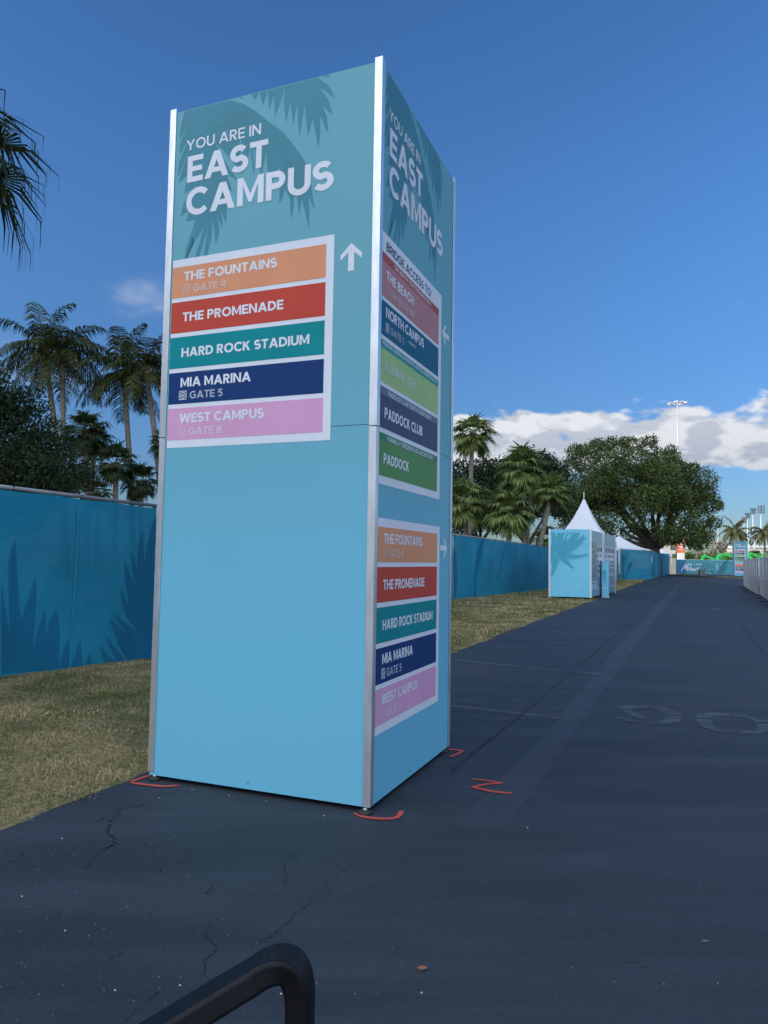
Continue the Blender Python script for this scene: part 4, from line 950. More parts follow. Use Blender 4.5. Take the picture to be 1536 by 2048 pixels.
def broad_tree(name, label, base, fork, crown_c, crown_r, nclump, clump_r, nleaf, lsize, leafmat, seed, limbs=7, trunk_r=.3, lower_flat=.35, group=None, extra=(), arms=()):
    rng = np.random.default_rng(seed); r = random.Random(seed)
    root = thing(name, label, 'tree', tuple(base), 0, group)
    C = []; Rr = []
    cc = Vector(crown_c) - Vector(base); 
    while len(C) < nclump:
        d = Vector((r.gauss(0, 1), r.gauss(0, 1), r.gauss(0, 1))).normalized(); k = r.uniform(.35, 1) ** .5
        if d.z < 0: d.z *= lower_flat
        p = Vector((d.x * crown_r[0] * k, d.y * crown_r[1] * k, d.z * crown_r[2] * k))
        C.append(tuple(cc + p)); Rr.append(clump_r * r.uniform(.6, 1.35))
    for e in extra: C.append(tuple(Vector(e[:3]) - Vector(base))); Rr.append(e[3])
    V = leaf_cloud(rng, C, Rr, nleaf, lsize)
    raw_mesh('crown', V, 4, leafmat, root)
    b = MB(); fk = Vector(fork) - Vector(base)
    b.tube([(0, 0, -.05), (trunk_r * .3, 0, fk.z * .5), tuple(fk)], [trunk_r * 1.25, trunk_r, trunk_r * .85], 12)
    order = sorted(range(len(C)), key=lambda k: r.random())[:limbs]
    for k in order:
        e = Vector(C[k]); m_ = fk.lerp(e, .5) + Vector((0, 0, -.12 * (e - fk).length + r.uniform(-.2, .3)))
        pts = [fk.lerp(m_, t) for t in (0, .5)] + [m_, m_.lerp(e, .5) + Vector((r.uniform(-.2, .2), r.uniform(-.2, .2), .1)), e]
        b.tube(pts, [trunk_r * .62, trunk_r * .5, trunk_r * .4, trunk_r * .25, trunk_r * .1], 8)
        for q in range(3):
            k2 = min(range(len(C)), key=lambda j: (Vector(C[j]) - e).length + (99 if j == k else 0) + r.uniform(0, 1.5))
            e2 = Vector(C[k2]); b.tube([m_.lerp(e, .3 + .2 * q), m_.lerp(e2, .7), e2], [trunk_r * .2, trunk_r * .13, trunk_r * .05], 6)
    for a in arms:
        P = [Vector(p) - Vector(base) for p in a]; b.tube(P, [trunk_r * (.62 - .42 * k / (len(P) - 1)) for k in range(len(P))], 8)
    b.build('trunk', M['bark'], root)
    return root

# oak over the end of the fence
D = 68.0
ob = PX(1312, 1150, D); ob.z = 0
oc = PX(1280, 985, D)
ex = []
for x, y, d, rr in ((1405, 960, 64, 1.3), (1425, 1010, 64, .9), (1400, 1040, 64, 1.2), (1380, 1070, 63, 1.3), (1360, 1030, 63, 1.5), (1335, 1065, 62, 1.2), (1395, 1075, 63, .8), (1435, 1012, 64.5, .55), (1415, 985, 64, .9), (1150, 990, 66, 1.6), (1140, 940, 68, 1.4), (1160, 1030, 67, 1.8), (1210, 1040, 64, 1.5), (1190, 900, 66, 1.1), (1235, 900, 66, 1.3), (1296, 898, 66, 1.0), (1325, 920, 66, 1.2), (1370, 945, 65, 1.2), (1170, 920, 66, 1.4), (1150, 905, 66, .9), (1215, 930, 63, 1.6), (1270, 930, 63, 1.7), (1320, 950, 62, 1.7), (1190, 970, 63, 1.7), (1140, 1010, 66, 1.6), (1265, 888, 66, .9), (1220, 886, 66, .7), (1345, 915, 66, .9), (1400, 1000, 64, 1.3), (1125, 975, 67, 1.0), (1120, 1015, 67, 1.1), (1140, 1048, 67, 1.1), (1195, 888, 66, .7), (1300, 882, 66, .7), (1162, 902, 66, .7), (1250, 884, 66, .6), (1412, 1072, 63, .8), (1390, 1086, 63, .75), (1365, 1076, 63, .7), (1428, 1045, 64, .7), (1340, 900, 65, .6), (1388, 935, 65, .6), (1210, 1058, 65, .9), (1270, 1040, 63, 1.0), (1185, 1056, 65, 1.0), (1160, 1068, 66, .9), (1255, 1066, 66, .8), (1402, 1090, 62, .6), (1345, 1078, 66, .7), (1300, 1052, 65, .9), (1300, 1000, 61, 1.6), (1350, 985, 61.5, 1.3)):
    p = PX(x, y, d + 2.5); ex.append((*p, rr * 1.05))
broad_tree('oak_tree', 'wide spreading dark green oak over the teal fence corner', ob, PX(1310, 1096, D), oc, (5.6, 4.5, 3.4), 58, 1.15, 80000, .12, M['oakleaf'], 5, limbs=10, trunk_r=.42, lower_flat=.45, extra=ex, arms=[[PX(x, y, D - k * .5) for k, (x, y) in enumerate(a)] for a in ([(1310, 1098), (1282, 1090), (1243, 1079), (1222, 1068), (1200, 1050)], [(1309, 1098), (1286, 1083), (1262, 1073), (1240, 1056)], [(1310, 1097), (1306, 1076), (1292, 1056)], [(1312, 1098), (1332, 1084), (1356, 1073), (1382, 1062)], [(1312, 1097), (1335, 1078), (1350, 1052)])])
# darker trees behind the right-hand palms
for k, (x, y, d, rx, rz_, lab) in enumerate(((1055, 985, 58, 3.4, 3.0, 'dark broad tree filling the gap between the fan palms and the oak'), (960, 1000, 56, 3.0, 2.6, 'dark broad tree behind the fan palms, next to the signpost tower'))):
    c = PX(x, y, d); bs = Vector((c.x, c.y, 0))
    broad_tree('broadleaf_tree', lab, bs, (c.x, c.y, 2.4), c, (rx, 3.0, rz_), 34, 1.05, 17000, .14, M['darkleaf'], 20 + k, limbs=6, trunk_r=.25, lower_flat=1.0)
# dense dark tree behind the left fence
c = PX(18, 905, 15.5)
ex = [(*PX(x, y, d), rr) for x, y, d, rr in ((4, 785, 15, .40), (-30, 750, 15, .5), (25, 815, 15, .5), (60, 850, 15, .42), (105, 865, 15, .4), (95, 900, 15, .5), (122, 935, 15, .34), (128, 968, 15, .32), (20, 880, 14.6, .6), (55, 930, 14.6, .6), (110, 985, 14.8, .4), (5, 950, 14.4, .6), (75, 985, 14.5, .5), (-10, 830, 15, .55), (85, 940, 14.2, .5))]
broad_tree('dense_tree', 'dense dark leafy tree over the left end of the blue fence', (c.x - .6, c.y, 0), (c.x - .6, c.y, 1.4), c - Vector((.7, 0, .1)), (1.7, 1.6, 1.4), 34, .55, 46000, .040, M['darkleaf'], 11, limbs=8, trunk_r=.14, lower_flat=1.0, extra=ex)
# small leaning branch tree between the left palms
c = PX(160, 960, 30); 
ex = [(*PX(x, y, 29), rr) for x, y, rr in ((150, 900, .4), (165, 940, .35), (185, 925, .3), (150, 975, .4))]
broad_tree('small_tree', 'thin leafy small tree between the dense tree and the fan palms', (c.x, c.y, 0), (c.x, c.y, 2.0), c, (.5, .5, .8), 8, .4, 2600, .07, M['darkleaf'], 12, limbs=3, trunk_r=.07, extra=ex)

def coconut(label, crown, base_xy, fl, seed, nf=19, wind=.25, leafmat='cocoleaf', lean=None, group='coconut palms behind the left fence', tr=.14, sheath=True, leaflet=.80, nleaf=44, lwid=.70):
    r = random.Random(seed); crown = Vector(crown); base = Vector((base_xy[0], base_xy[1], 0))
    root = thing('coconut_palm', label, 'palm tree', tuple(base), 0, group); top = crown - base
    b = MB(); pts = []; rd = []
    for k in range(9):
        t = k / 8; p = Vector((0, 0, 0)).lerp(Vector((0, 0, top.z)), t); s_ = t ** (.65 if lean is None else lean); p.x = top.x * s_; p.y = top.y * s_
        pts.append(p); rd.append(tr * (1.35 - .35 * min(1, t * 4)) * (1 - .25 * t))
    b.tube(pts, rd, 10); b.build('trunk', M['palmbark'], root)
    if sheath:
        b = MB(); b.tube([top + Vector((0, 0, -.55)), top + Vector((0, 0, -.35)), top + Vector((0, 0, -.05)), top + Vector((0, 0, .2))], [tr * .8, tr * 1.5, tr * 1.7, tr * .9], 10)
        for k in range(14):
            a = r.uniform(0, 6.28); d = Vector((math.cos(a), math.sin(a), 0)); b.beam(top + d * tr * 1.1 + Vector((0, 0, -.3)), top + d * tr * 2.6 + Vector((0, 0, r.uniform(-.5, .15))), .05, .03)
        b.build('leaf_sheath', M['boot'], root)
    V = []
    def quad(a, c, w0, w1, side):
        V.extend([a - side * w0, c - side * w1, c + side * w1, a + side * w0])
    for f in range(nf):
        az = f * 2.39996 + r.uniform(-.25, .25); el = R_(78 - 104 * (f / nf) ** .9 + r.uniform(-9, 9)); L_ = fl * r.uniform(.82, 1.1)
        dh = Vector((math.cos(az), math.sin(az), 0)); d = dh * math.cos(el) + Vector((0, 0, math.sin(el)))
        p = top.copy(); rach = [p.copy()]; dirs = [d.copy()]; ns = 14
        for k in range(ns):
            d = (d + Vector((wind * .05, 0, -.105 - .055 * (k / ns))) * (1.0 if el > -.2 else .6)).normalized(); p = p + d * (L_ / ns); rach.append(p.copy()); dirs.append(d.copy())
        side0 = dh.cross(Vector((0, 0, 1))).normalized()
        for k in range(ns): quad(rach[k], rach[k + 1], .022 * (1 - k / ns) + .006, .022 * (1 - (k + 1) / ns) + .005, side0)
        for k in range(nleaf):
            t = .10 + .90 * k / (nleaf - 1); q = t * ns; i = min(ns - 1, int(q)); p = rach[i].lerp(rach[i + 1], q - i); d = dirs[min(i + 1, ns)]
            sv = d.cross(Vector((0, 0, 1)));  sv = sv.normalized() if sv.length > .05 else side0
            upv = sv.cross(d).normalized()
            ll = leaflet * fl * .36 * (math.sin(math.pi * (.12 + .80 * t)) ** .7) * r.uniform(.8, 1.15)
            for sd in (1, -1):
                if r.random() < .06: continue
                dr = (sv * sd * .8 + d * r.uniform(.35, .75) + upv * r.uniform(-.05, .2) + Vector((0, 0, -.22))).normalized()
                m_ = p + dr * ll * .5; dr2 = (dr + Vector((wind * .3, 0, -.95 - r.uniform(0, .4)))).normalized(); e = m_ + dr2 * ll * .5
                wv = d * (.034 + .018 * r.random()) * (fl / 3.0) * lwid
                V.extend([p - wv * .6, m_ - wv, m_ + wv, p + wv * .6]); V.extend([m_ - wv, e - wv * .15, e + wv * .15, m_ + wv])
    raw_mesh('crown', np.array([tuple(v) for v in V]), 4, M[leafmat], root)
    return root
D = 38.0
for lab, cx, cy, bx, by, d, fl, seed, lean in (('coconut palm farthest left, its thin trunk bending right', 87, 698, 112, 870, 38.5, 3.3, 31, 1.5), ('coconut palm with straight ringed trunk right of the bending one', 125, 708, 126, 880, 37.5, 3.1, 32, 1.0),
                                              ('tall coconut palm with pale lower trunk, alone in the open sky', 246, 746, 263, 1010, 38.0, 3.2, 33, 1.6), ('coconut palm with leaning curved trunk next to the tower edge', 291, 740, 322, 1000, 37.0, 3.0, 34, 1.7)):
    c = PX(cx, cy, d); q = PX(bx, by, d); zc, zq = c.z, q.z
    t = zc / (zc - zq); s_ = 1 / (1 - (zq / zc) ** (1 / 1)) if False else 1
    # trunk passes through both pixels: extend below the lower one to the ground
    k = zq / zc; s_at = k ** lean
    bx0 = (q.x - c.x * s_at) / (1 - s_at)
    coconut(lab, c, (bx0, d), fl, seed, lean=lean, tr=.17)

def fan_palm(label, crown, base_xy, rad, seed, nl=26, leafmat='fanleaf', lean=1.0, tr=.13, group='fan palms', boot=True, seg=20, droop=.5, name='fan_palm', lower=-50, thread=0, lw=1.0):
    r = random.Random(seed); crown = Vector(crown); base = Vector((base_xy[0], base_xy[1], 0)); top = crown - base
    root = thing(name, label, 'palm tree', tuple(base), 0, group)
    b = MB(); pts = []
    for k in range(7):
        t = k / 6; pts.append(Vector((top.x * t ** lean, top.y * t ** lean, top.z * t)))
    b.tube(pts, [tr * (1.15 - .2 * k / 6) for k in range(7)], 10); b.build('trunk', M['palmbark'], root)
    if boot:
        b = MB(); b.tube([top + Vector((0, 0, -rad * .75)), top + Vector((0, 0, -rad * .4)), top + Vector((0, 0, 0))], [tr * .9, tr * 1.7, tr * 1.3], 10)
        for k in range(18):
            a = r.uniform(0, 6.28); z = r.uniform(-.7, 0) * rad; dd = Vector((math.cos(a), math.sin(a), 0)); b.beam(top + dd * tr + Vector((0, 0, z)), top + dd * tr * 2.2 + Vector((0, 0, z + .12)), .05, .02)
        b.build('leaf_boot', M['boot'], root)
    V = []
    for f in range(nl):
        az = f * 2.39996 + r.uniform(-.3, .3); el = R_(82 - (82 - lower) * (f / nl) ** .85 + r.uniform(-8, 8))
        dh = Vector((math.cos(az), math.sin(az), 0)); d = dh * math.cos(el) + Vector((0, 0, math.sin(el))); pet = rad * r.uniform(.42, .58)
        hub = top + d * pet + Vector((0, 0, -.06 * rad)); sv = dh.cross(Vector((0, 0, 1))).normalized()
        V.extend([top - sv * .012, hub - sv * .009, hub + sv * .009, top + sv * .012])
        fd = (d + Vector((0, 0, -.25))).normalized(); nv = sv.cross(fd).normalized()
        bl = rad * r.uniform(.50, .66)
        for k in range(seg):
            a = R_(-115 + 230 * k / (seg - 1)); q = (fd * math.cos(a) + sv * math.sin(a) + nv * (.25 * abs(math.sin(a)))).normalized()
            ll = bl * (.72 + .28 * math.cos(a * .8)) * r.uniform(.85, 1.1)
            m_ = hub + q * ll * .55; q2 = (q + Vector((0, 0, -droop * r.uniform(.6, 1.5)))).normalized(); e = m_ + q2 * ll * .55
            wv = q.cross(nv).normalized() * ll * .062
            wv = wv * lw
            V.extend([hub - wv * .25, m_ - wv, m_ + wv, hub + wv * .25])
            if thread:
                V.extend([m_ - wv, e - wv * .35, e + wv * .35, m_ + wv]); g_ = e + Vector((r.uniform(-.05, .05), 0, -1)) * ll * thread * r.uniform(.5, 1.2); V.extend([e - wv * .35, g_ - wv * .08, g_ + wv * .08, e + wv * .35])
            else: V.extend([m_ - wv, e - wv * .1, e + wv * .1, m_ + wv])
    raw_mesh('crown', np.array([tuple(v) for v in V]), 4, M[leafmat], root)
    return root
gR = 'fan palms behind the right part of the blue fence'
for lab, cx, cy, bx, d, rad, seed, lean, nl in (('tallest fan palm, its crown against the white cloud', 944, 868, 938, 40, 1.28, 41, 1, 26), ('fan palm with broad crown right of the tallest one', 1043, 938, 1056, 39, 1.38, 42, 1, 30), ('fan palm low beside the edge of the signpost tower', 930, 1000, 934, 37, 1.35, 43, 1, 28),
                                            ('low fan palm in the middle of the palm cluster', 1018, 1022, 1017, 36, 1.35, 44, 1, 28), ('fan palm on a trunk leaning right, nearest the tent', 1103, 982, 1060, 37, 1.05, 45, .9, 24), ('stubby fan palm crown just above the fence next to the tent', 1094, 1082, 1092, 38, .95, 46, 1, 22), ('small fan palm with slim trunk between the two broad crowns', 1058, 965, 1052, 41, 1.1, 47, 1, 22)):
    c = PX(cx, cy, d); q = PX(bx, 1140, d)
    fan_palm(lab, c, (q.x, d), rad * 1.1, seed, nl=nl + 4, lean=lean, group=gR, tr=.125, seg=26, droop=.85, lower=-52)
gL = 'fan palms behind the left part of the blue fence'
for lab, cx, cy, bx, d, rad, seed, nl in (('twin headed fan palm at the foot of the coconut palms', 170, 860, 176, 36, 1.45, 51, 30), ('second dark fan palm close beside the twin headed one', 190, 880, 168, 37, 1.2, 52, 24), ('fan palm with reddish trunk top left of the pale coconut trunk', 232, 925, 229, 35, 1.35, 53, 28), ('fan palm low between the two pale coconut trunks', 282, 962, 281, 36, 1.3, 54, 28), ('fan palm partly hidden by the upper left tower edge', 330, 885, 328, 36, 1.0, 55, 24), ('bushy fan palm without visible trunk just above the fence rail', 195, 985, 195, 34, .95, 56, 24)):
    c = PX(cx, cy, d); q = PX(bx, 1140, d)
    fan_palm(lab, c, (q.x, d), rad * .88, seed, nl=nl + 2, leafmat='darkfan', group=gL, tr=.13, seg=22, droop=.9, lower=-66)
c = PX(-102, 288, 12); fan_palm('large fan palm whose drooping frond tips enter at the left edge', c, (c.x - .3, 12.0), 1.75, 63, nl=17, leafmat='darkfan', group=None, tr=.17, seg=24, droop=.9, lower=-45, thread=.55, lw=.62)

# far sunlit palms, silver bush, low bushes and hedge at the end of the road
for lab, cx, cy, d, fl, seed in (('far sunlit coconut palm directly behind the small tower sign', 1471, 1064, 112, 2.9, 71), ('far sunlit coconut palm cut by the right edge of the picture', 1528, 1066, 112, 2.8, 72), ('far coconut palm whose grey trunk stands below the oak crown', 1402, 1070, 118, 2.6, 73), ('far coconut palm behind the orange sign and the oak leaves', 1352, 1076, 125, 2.6, 74)):
    c = PX(cx, cy, d); coconut(lab, c, (c.x + .3, d), fl, seed, nf=24, wind=0, leafmat='farpalm', group='far palms in the sun', tr=.16, sheath=False, nleaf=26, leaflet=.74, lwid=1.6)
def bush(name, label, x0, x1, ytop, d, leafmat, n, lsize, seed, depth=2.0, group=None, cr=.6):
    rng = np.random.default_rng(seed); r = random.Random(seed)
    a, c = PX(x0, 1128, d), PX(x1, 1128, d); cx = (a.x + c.x) / 2; w = (c.x - a.x) / 2; zt = PX(x0, ytop, d).z
    root = thing(name, label, 'bush' if name != 'hedge' else 'hedge', (cx, d, 0), 0, group)
    C = []; Rr = []
    for k in range(max(10, int(w * zt * 3.2))):
        x = r.uniform(-1, 1); z = r.uniform(.1, 1)
        if name != 'hedge' and x * x + max(0, z - .3) ** 2 * 1.8 > 1: continue
        C.append((x * (w - cr * .6), r.uniform(-depth, depth) * .5, cr * .4 + z * (zt - cr * 1.1))); Rr.append(cr * r.uniform(.7, 1.2))
    raw_mesh('foliage', leaf_cloud(rng, C, Rr, n, lsize), 4, leafmat, root)
    b = MB()
    for k in range(max(4, int(w))):
        x = r.uniform(-.9, .9) * w; b.tube([(x, 0, -.05), (x + r.uniform(-.3, .3), r.uniform(-.3, .3), zt * .7)], [.06, .03], 6)
    b.build('stem', M['bark'], root)
bush('hedge', 'long clipped green hedge behind the welcome banner', 1338, 1475, 1105, 101, M['hedgeleaf'], 9000, .16, 81, cr=.8)
bush('hedge', 'yellow green hedge stretch right of the small tower sign', 1496, 1575, 1108, 103, M['hedgeleaf'], 5000, .16, 82, cr=.8)
bush('silver_bush', 'large silvery white leaved bush behind the hedge, left of the far palm', 1412, 1464, 1079, 110, M['silverleaf'], 6500, .17, 83, cr=.75)
bush('silver_bush', 'smaller silvery bush behind the hedge, right of the orange sign', 1372, 1400, 1096, 110, M['silverleaf'], 3000, .16, 84, cr=.7)
bush('green_bush', 'green bush behind the grey fence, between the masts', 1498, 1516, 1090, 116, M['hedgeleaf'], 2500, .16, 85, cr=.6)

# ------------------------------------------------------------------ far end: banner, block pillar, orange sign, bin, small tower, lifts, masts, buildings
ba, bb_ = GP(1352, 1147.6).xy, GP(1474, 1149.7).xy
ban = thing('welcome_banner_fence', 'teal fence banner with white welcome script at the end of the road', 'banner', (ba.x, ba.y, 0), math.atan2((bb_ - ba).y, (bb_ - ba).x))
BL = (bb_ - ba).length; bh = (1147.5 - 1119) / F * ba.y
bp_ = lambda u, z, o: (u, -o, z)
ext = BL + 8
def BU(x, y):
    u, z = onplane(x, y, ba, bb_); return (u, z)
ZE = lambda x, y: BU(1300 + x / 6.508, 980 + y / 6.508)
b = MB(); b.flat([(0, .05), (ext, .05), (ext, bh), (0, bh)], bp_, 0)
b.flat([(0, .05), (1.15, .05), (1.15, bh), (0, bh)], bp_, .002, 2)
frond2d(b, bp_, [ZE(1010, 910), ZE(960, 980), ZE(900, 1080)], .003, 3, L=1.0, n=10, wd=.12, lw=.25, ang=25)
frond2d(b, bp_, [ZE(1000, 1000), ZE(960, 1040), ZE(930, 1090)], .003, 3, L=.8, n=8, wd=.1, lw=.25, ang=25)
frond2d(b, bp_, [ZE(760, 1040), ZE(800, 1060), ZE(840, 1090)], .003, 3, L=.5, n=8, wd=.08, lw=.25, ang=25)
for st_ in ([(405, 1058), (440, 1000), (468, 950), (462, 990), (452, 1030)], [(452, 1035), (475, 1000), (500, 962), (545, 968)], [(480, 1048), (500, 1010), (492, 985), (482, 1010), (488, 1045), (510, 1030)], [(510, 1040), (540, 980), (522, 1035), (535, 1050)], [(556, 1015), (540, 1030), (545, 1050), (562, 1040)], [(565, 1050), (568, 1022), (585, 1030), (580, 1052), (566, 1046)], [(590, 1052), (604, 1005), (600, 1045), (618, 1000), (612, 1048), (630, 1000), (628, 1046)], [(636, 1035), (652, 1010), (640, 1020), (640, 1042), (655, 1035)], [(595, 968), (640, 966), (675, 972)], [(490, 968), (545, 972)]):
    for q in ribbon([ZE(*p) for p in st_], .075): b.flat(q, bp_, .004, 1)
for x, y in ((875, 990), ): 
    for i in range(5):
        for j in range(2): b.flat([ZE(864 + j * 12, 955 + i * 17), ZE(872 + j * 12, 955 + i * 17), ZE(872 + j * 12, 965 + i * 17), ZE(864 + j * 12, 965 + i * 17)], bp_, .004, 1)
for p in ((785, 945), (772, 1035), (915, 970), (930, 950)): b.flat([ZE(p[0], p[1]), ZE(p[0] + 12, p[1] + 2), ZE(p[0] + 10, p[1] + 9), ZE(p[0] + 1, p[1] + 8)], bp_, .004, 1)
b.build('banner', [M['banner'], M['white'], M['banner_edge'], M['banner_dark']], ban)
for k in range(int(ext / 3) + 1):
    b = MB(); b.tube([(k * 3.0, .06, -.05), (k * 3.0, .06, bh + .02)], .035, 8); b.build('post', M['steel'], ban)
b = MB(); b.tube([(0, .04, bh), (ext, .04, bh)], .03, 8); b.build('top_rail', M['steel'], ban)
p = GP(1339.5, 1148).xy; d = p.y
pil = thing('block_pillar', 'cream painted block wall pillar between the teal fence and the banner', 'wall', (p.x, p.y, 0), -.3)
b = MB(); wpx = 11.5 / F * d; hh = (1147.5 - 1116.5) / F * d
for r_ in range(6):
    for c_ in range(2):
        o_ = .0
        b.box((c_ * wpx / 2 + .008, .0, r_ * hh / 6 + .008), ((c_ + 1) * wpx / 2 - .008, .5, (r_ + 1) * hh / 6 - .008))
b.box((.02, .02, 0), (wpx - .02, .48, hh - .02)); b.build('wall', M['cream'], pil)
b = MB(); b.box((-.03, -.03, hh), (wpx + .03, .53, hh + .06)); b.build('coping', M['cream'], pil)
# orange sign on white pillar
d = 99.0; p = PX(1355.2, 1106, d); q = PX(1368.8, 1081, d)
os_ = thing('orange_gate_sign', 'orange upright sign with white lettering on a white pillar', 'sign', (p.x, d, 0))
w_ = q.x - p.x; b = MB(); b.box((0, -.12, p.z), (w_, .12, q.z + .35)); b.build('panel', M['orangesign'], os_)
b = MB(); opl = lambda u, z, o: (u, -.12 - o, z)
for z, a, c in ((.72, .25, .75), (.60, .30, .70), (.46, .22, .78), (.38, .35, .65)): b.flat([(w_ * a, p.z + (q.z - p.z) * z), (w_ * c, p.z + (q.z - p.z) * z), (w_ * c, p.z + (q.z - p.z) * (z + .07)), (w_ * a, p.z + (q.z - p.z) * (z + .07))], opl, .004)
b.flat([(w_ * .12, p.z + .45), (w_ * .88, p.z + .45), (w_ * .88, p.z + .50), (w_ * .12, p.z + .50)], opl, .004)
for qd in ribbon(arc(w_ / 2, q.z, w_ * .28, w_ * .28, 0, 345, 23), .1, True): b.flat(qd, opl, .004)
b.build('lettering', M['white'], os_)
b = MB(); b.box((.05, -.3, 0), (w_ - .12, .3, p.z - .004)); b.build('pillar', M['whitepaint'], os_)
# litter bin
p = GP(1404, 1154).xy; bn = thing('litter_bin', 'square brown grey litter bin standing at the end of the road', 'bin', (p.x, p.y, 0), -.2)
w_ = 12 / F * p.y; hh = 15.5 / F * p.y
b = MB(); b.poly
for z0, z1, s0, s1 in ((.0, hh * .8, .40, .46),):
    P0 = [(-w_ * s0, -w_ * s0, z0), (w_ * s0, -w_ * s0, z0), (w_ * s0, w_ * s0, z0), (-w_ * s0, w_ * s0, z0)]; P1 = [(-w_ * s1, -w_ * s1, z1), (w_ * s1, -w_ * s1, z1), (w_ * s1, w_ * s1, z1), (-w_ * s1, w_ * s1, z1)]
    for k in range(4): b.poly([P0[k], P0[(k + 1) % 4], P1[(k + 1) % 4], P1[k]])
    b.poly(P1)
b.build('body', M['bin'], bn)
b = MB(); b.box((-w_ * .5, -w_ * .5, hh * .8 + .003), (w_ * .5, w_ * .5, hh * .88)); b.box((-w_ * .4, -w_ * .4, hh * .88), (-w_ * .33, w_ * .4, hh * 1.05)); b.box((w_ * .33, -w_ * .4, hh * .88), (w_ * .4, w_ * .4, hh * 1.0)); b.build('lid', M['bin'], bn)
# second tower
p = GP(1470, 1152).xy
t2 = thing('wayfinding_tower', 'small distant light blue tower sign by the grey fence, its bands sunlit', 'sign', (p.x, p.y, 0), .16 - math.atan2(p.x, p.y))
tower_body(t2); tower_heading(t2, pf, False); bridge_board(t2, pf); band_board(t2, pf, -1.4405, .992)
b = MB(); arrow(b, pr, .7, 2.6, .16, 0, .0015); b.build('arrow', M['white'], t2)
# boom lifts
def lift(label, base, joints, wid, d, group='green boom lifts behind the banner'):
    root = thing('boom_lift', label, 'boom lift', (base.x, d, 0), 0, group); o = Vector((base.x, d, 0))
    b = MB(); b.box((-1.1, -.9, .45), (1.1, .9, .95)); b.build('chassis', M['lift'], root)
    for x in (-.85, .85):
        for y in (-.85, .85):
            b = MB(); b.tube([(x, y - .16, .42), (x, y + .16, .42)], .42, 16); b.build('wheel', M['rubber'], root)
    b = MB(); b.box((-.7, -.6, .955), (.8, .6, 1.7)); b.build('turret', M['lift'], root)
    pts = [PX(x, y, d) - o for x, y in joints]
    b = MB(); b.beam((0, 0, 1.5), tuple(pts[0]), wid, wid); b.build('lower_boom', M['lift'], root)
    for a, c in zip(pts[:-1], pts[1:]):
        b = MB(); b.beam(tuple(a), tuple(c), wid, wid); bo = b.build('boom', M['lift'], root)
        b = MB(); m0, m1 = a.lerp(c, .25), a.lerp(c, .75); b.beam((m0.x, m0.y - wid * .52, m0.z), (m1.x, m1.y - wid * .52, m1.z), .01, wid * .35); b.build('decal', M['lampdark'], bo)
    for a in pts[:-1]:
        b = MB(); b.tube([(a.x, a.y - wid * .7, a.z), (a.x, a.y + wid * .7, a.z)], wid * .42, 12); b.build('pivot', M['lift'], root)
    e = pts[-1]; b = MB()
    for x in (0, .7):
        for y in (-.5, .5): b.beam((e.x + x, e.y + y, e.z - .5), (e.x + x, e.y + y, e.z + .5), .05, .05)
    for z in (-.5, 0, .5):
        for y in (-.5, .5): b.beam((e.x, e.y + y, e.z + z), (e.x + .7, e.y + y, e.z + z), .05, .05)
    b.build('basket', M['lift'], root)
ZZ = lambda x, y: (1300 + x / 6.508, 980 + y / 6.508)
dl = 97.5
lift('green boom lift with its long boom sloping down, left of the three', PX(1402, 1147, dl), [ZZ(660, 930), ZZ(705, 858), ZZ(800, 888), ZZ(900, 925)], .27, dl)
lift('green boom lift with raised elbow and thick boom, between banner and tower sign', PX(1440, 1147, dl), [ZZ(878, 900), ZZ(905, 850), ZZ(985, 838), ZZ(1125, 885)], .36, dl + 1.2)
lift('green boom lift right of the small tower sign, above the grey fence', PX(1508, 1147, dl + 2), [ZZ(1280, 850), ZZ(1310, 828), ZZ(1370, 850), ZZ(1430, 875)], .33, dl + 2)
# high mast light
d = 155.0; p = PX(1358, 1128, d); tp = PX(1357, 806, d)
hm = thing('high_mast_light', 'very tall lone mast with a ring of floodlights, above the oak', 'light mast', (p.x, d, 0)); zt = tp.z
b = MB(); b.tube([(0, 0, 0), (0, 0, zt * .5), (0, 0, zt + .6)], [.26, .2, .14], 12); b.build('pole', M['mast'], hm)
b = MB(); pts = [(1.3 * math.cos(k * .4488), 1.3 * math.sin(k * .4488), zt - .2) for k in range(15)]; b.tube(pts, .09, 6)
for k in range(4): b.beam((0, 0, zt), (1.3 * math.cos(k * 1.57), 1.3 * math.sin(k * 1.57), zt - .2), .1, .1)
b.build('ring', M['mast'], hm)
for k in range(8):
    a = k * .785 + .2; x, y = 1.55 * math.cos(a), 1.55 * math.sin(a); b = MB()
    b.beam((x * .8, y * .8, zt - .15), (x * 1.25, y * 1.25, zt - .05), .62, .26); b.build('floodlight', M['mast'], hm)
# stadium floodlight masts
def flood(label, x0, x1, y0, y1, d, vshape=False):
    p = PX((x0 + x1) / 2, 1128, d); a, c = PX(x0, y1, d), PX(x1, y0, d)
    root = thing('floodlight_mast', label, 'floodlight', (p.x, d, 0), 0, 'stadium floodlight masts on the right'); w_ = c.x - a.x; z0, z1 = a.z, c.z
    b = MB(); b.tube([(0, 0, 0), (0, 0, z1)], [.24, .12], 10); b.build('pole', M['mast'], root)
    nr = 5
    for i in range(nr):
        z = z1 - (z1 - z0) * i / (nr - 1); hw = w_ / 2 * (1 if (not vshape or i < 2) else .55)
        b = MB(); b.beam((-hw, 0, z), (hw, 0, z), .05, .05); b.build('crossarm', M['mast'], root)
        for k in (-1, 0, 1) if (not vshape or i < 2) else (-1, 1):
            b = MB(); b.tube([(k * hw, -.5, z), (k * hw, .1, z + .1)], [.20 * d / 220, .12], 8); b.build('floodlight', M['lampdark'], root)
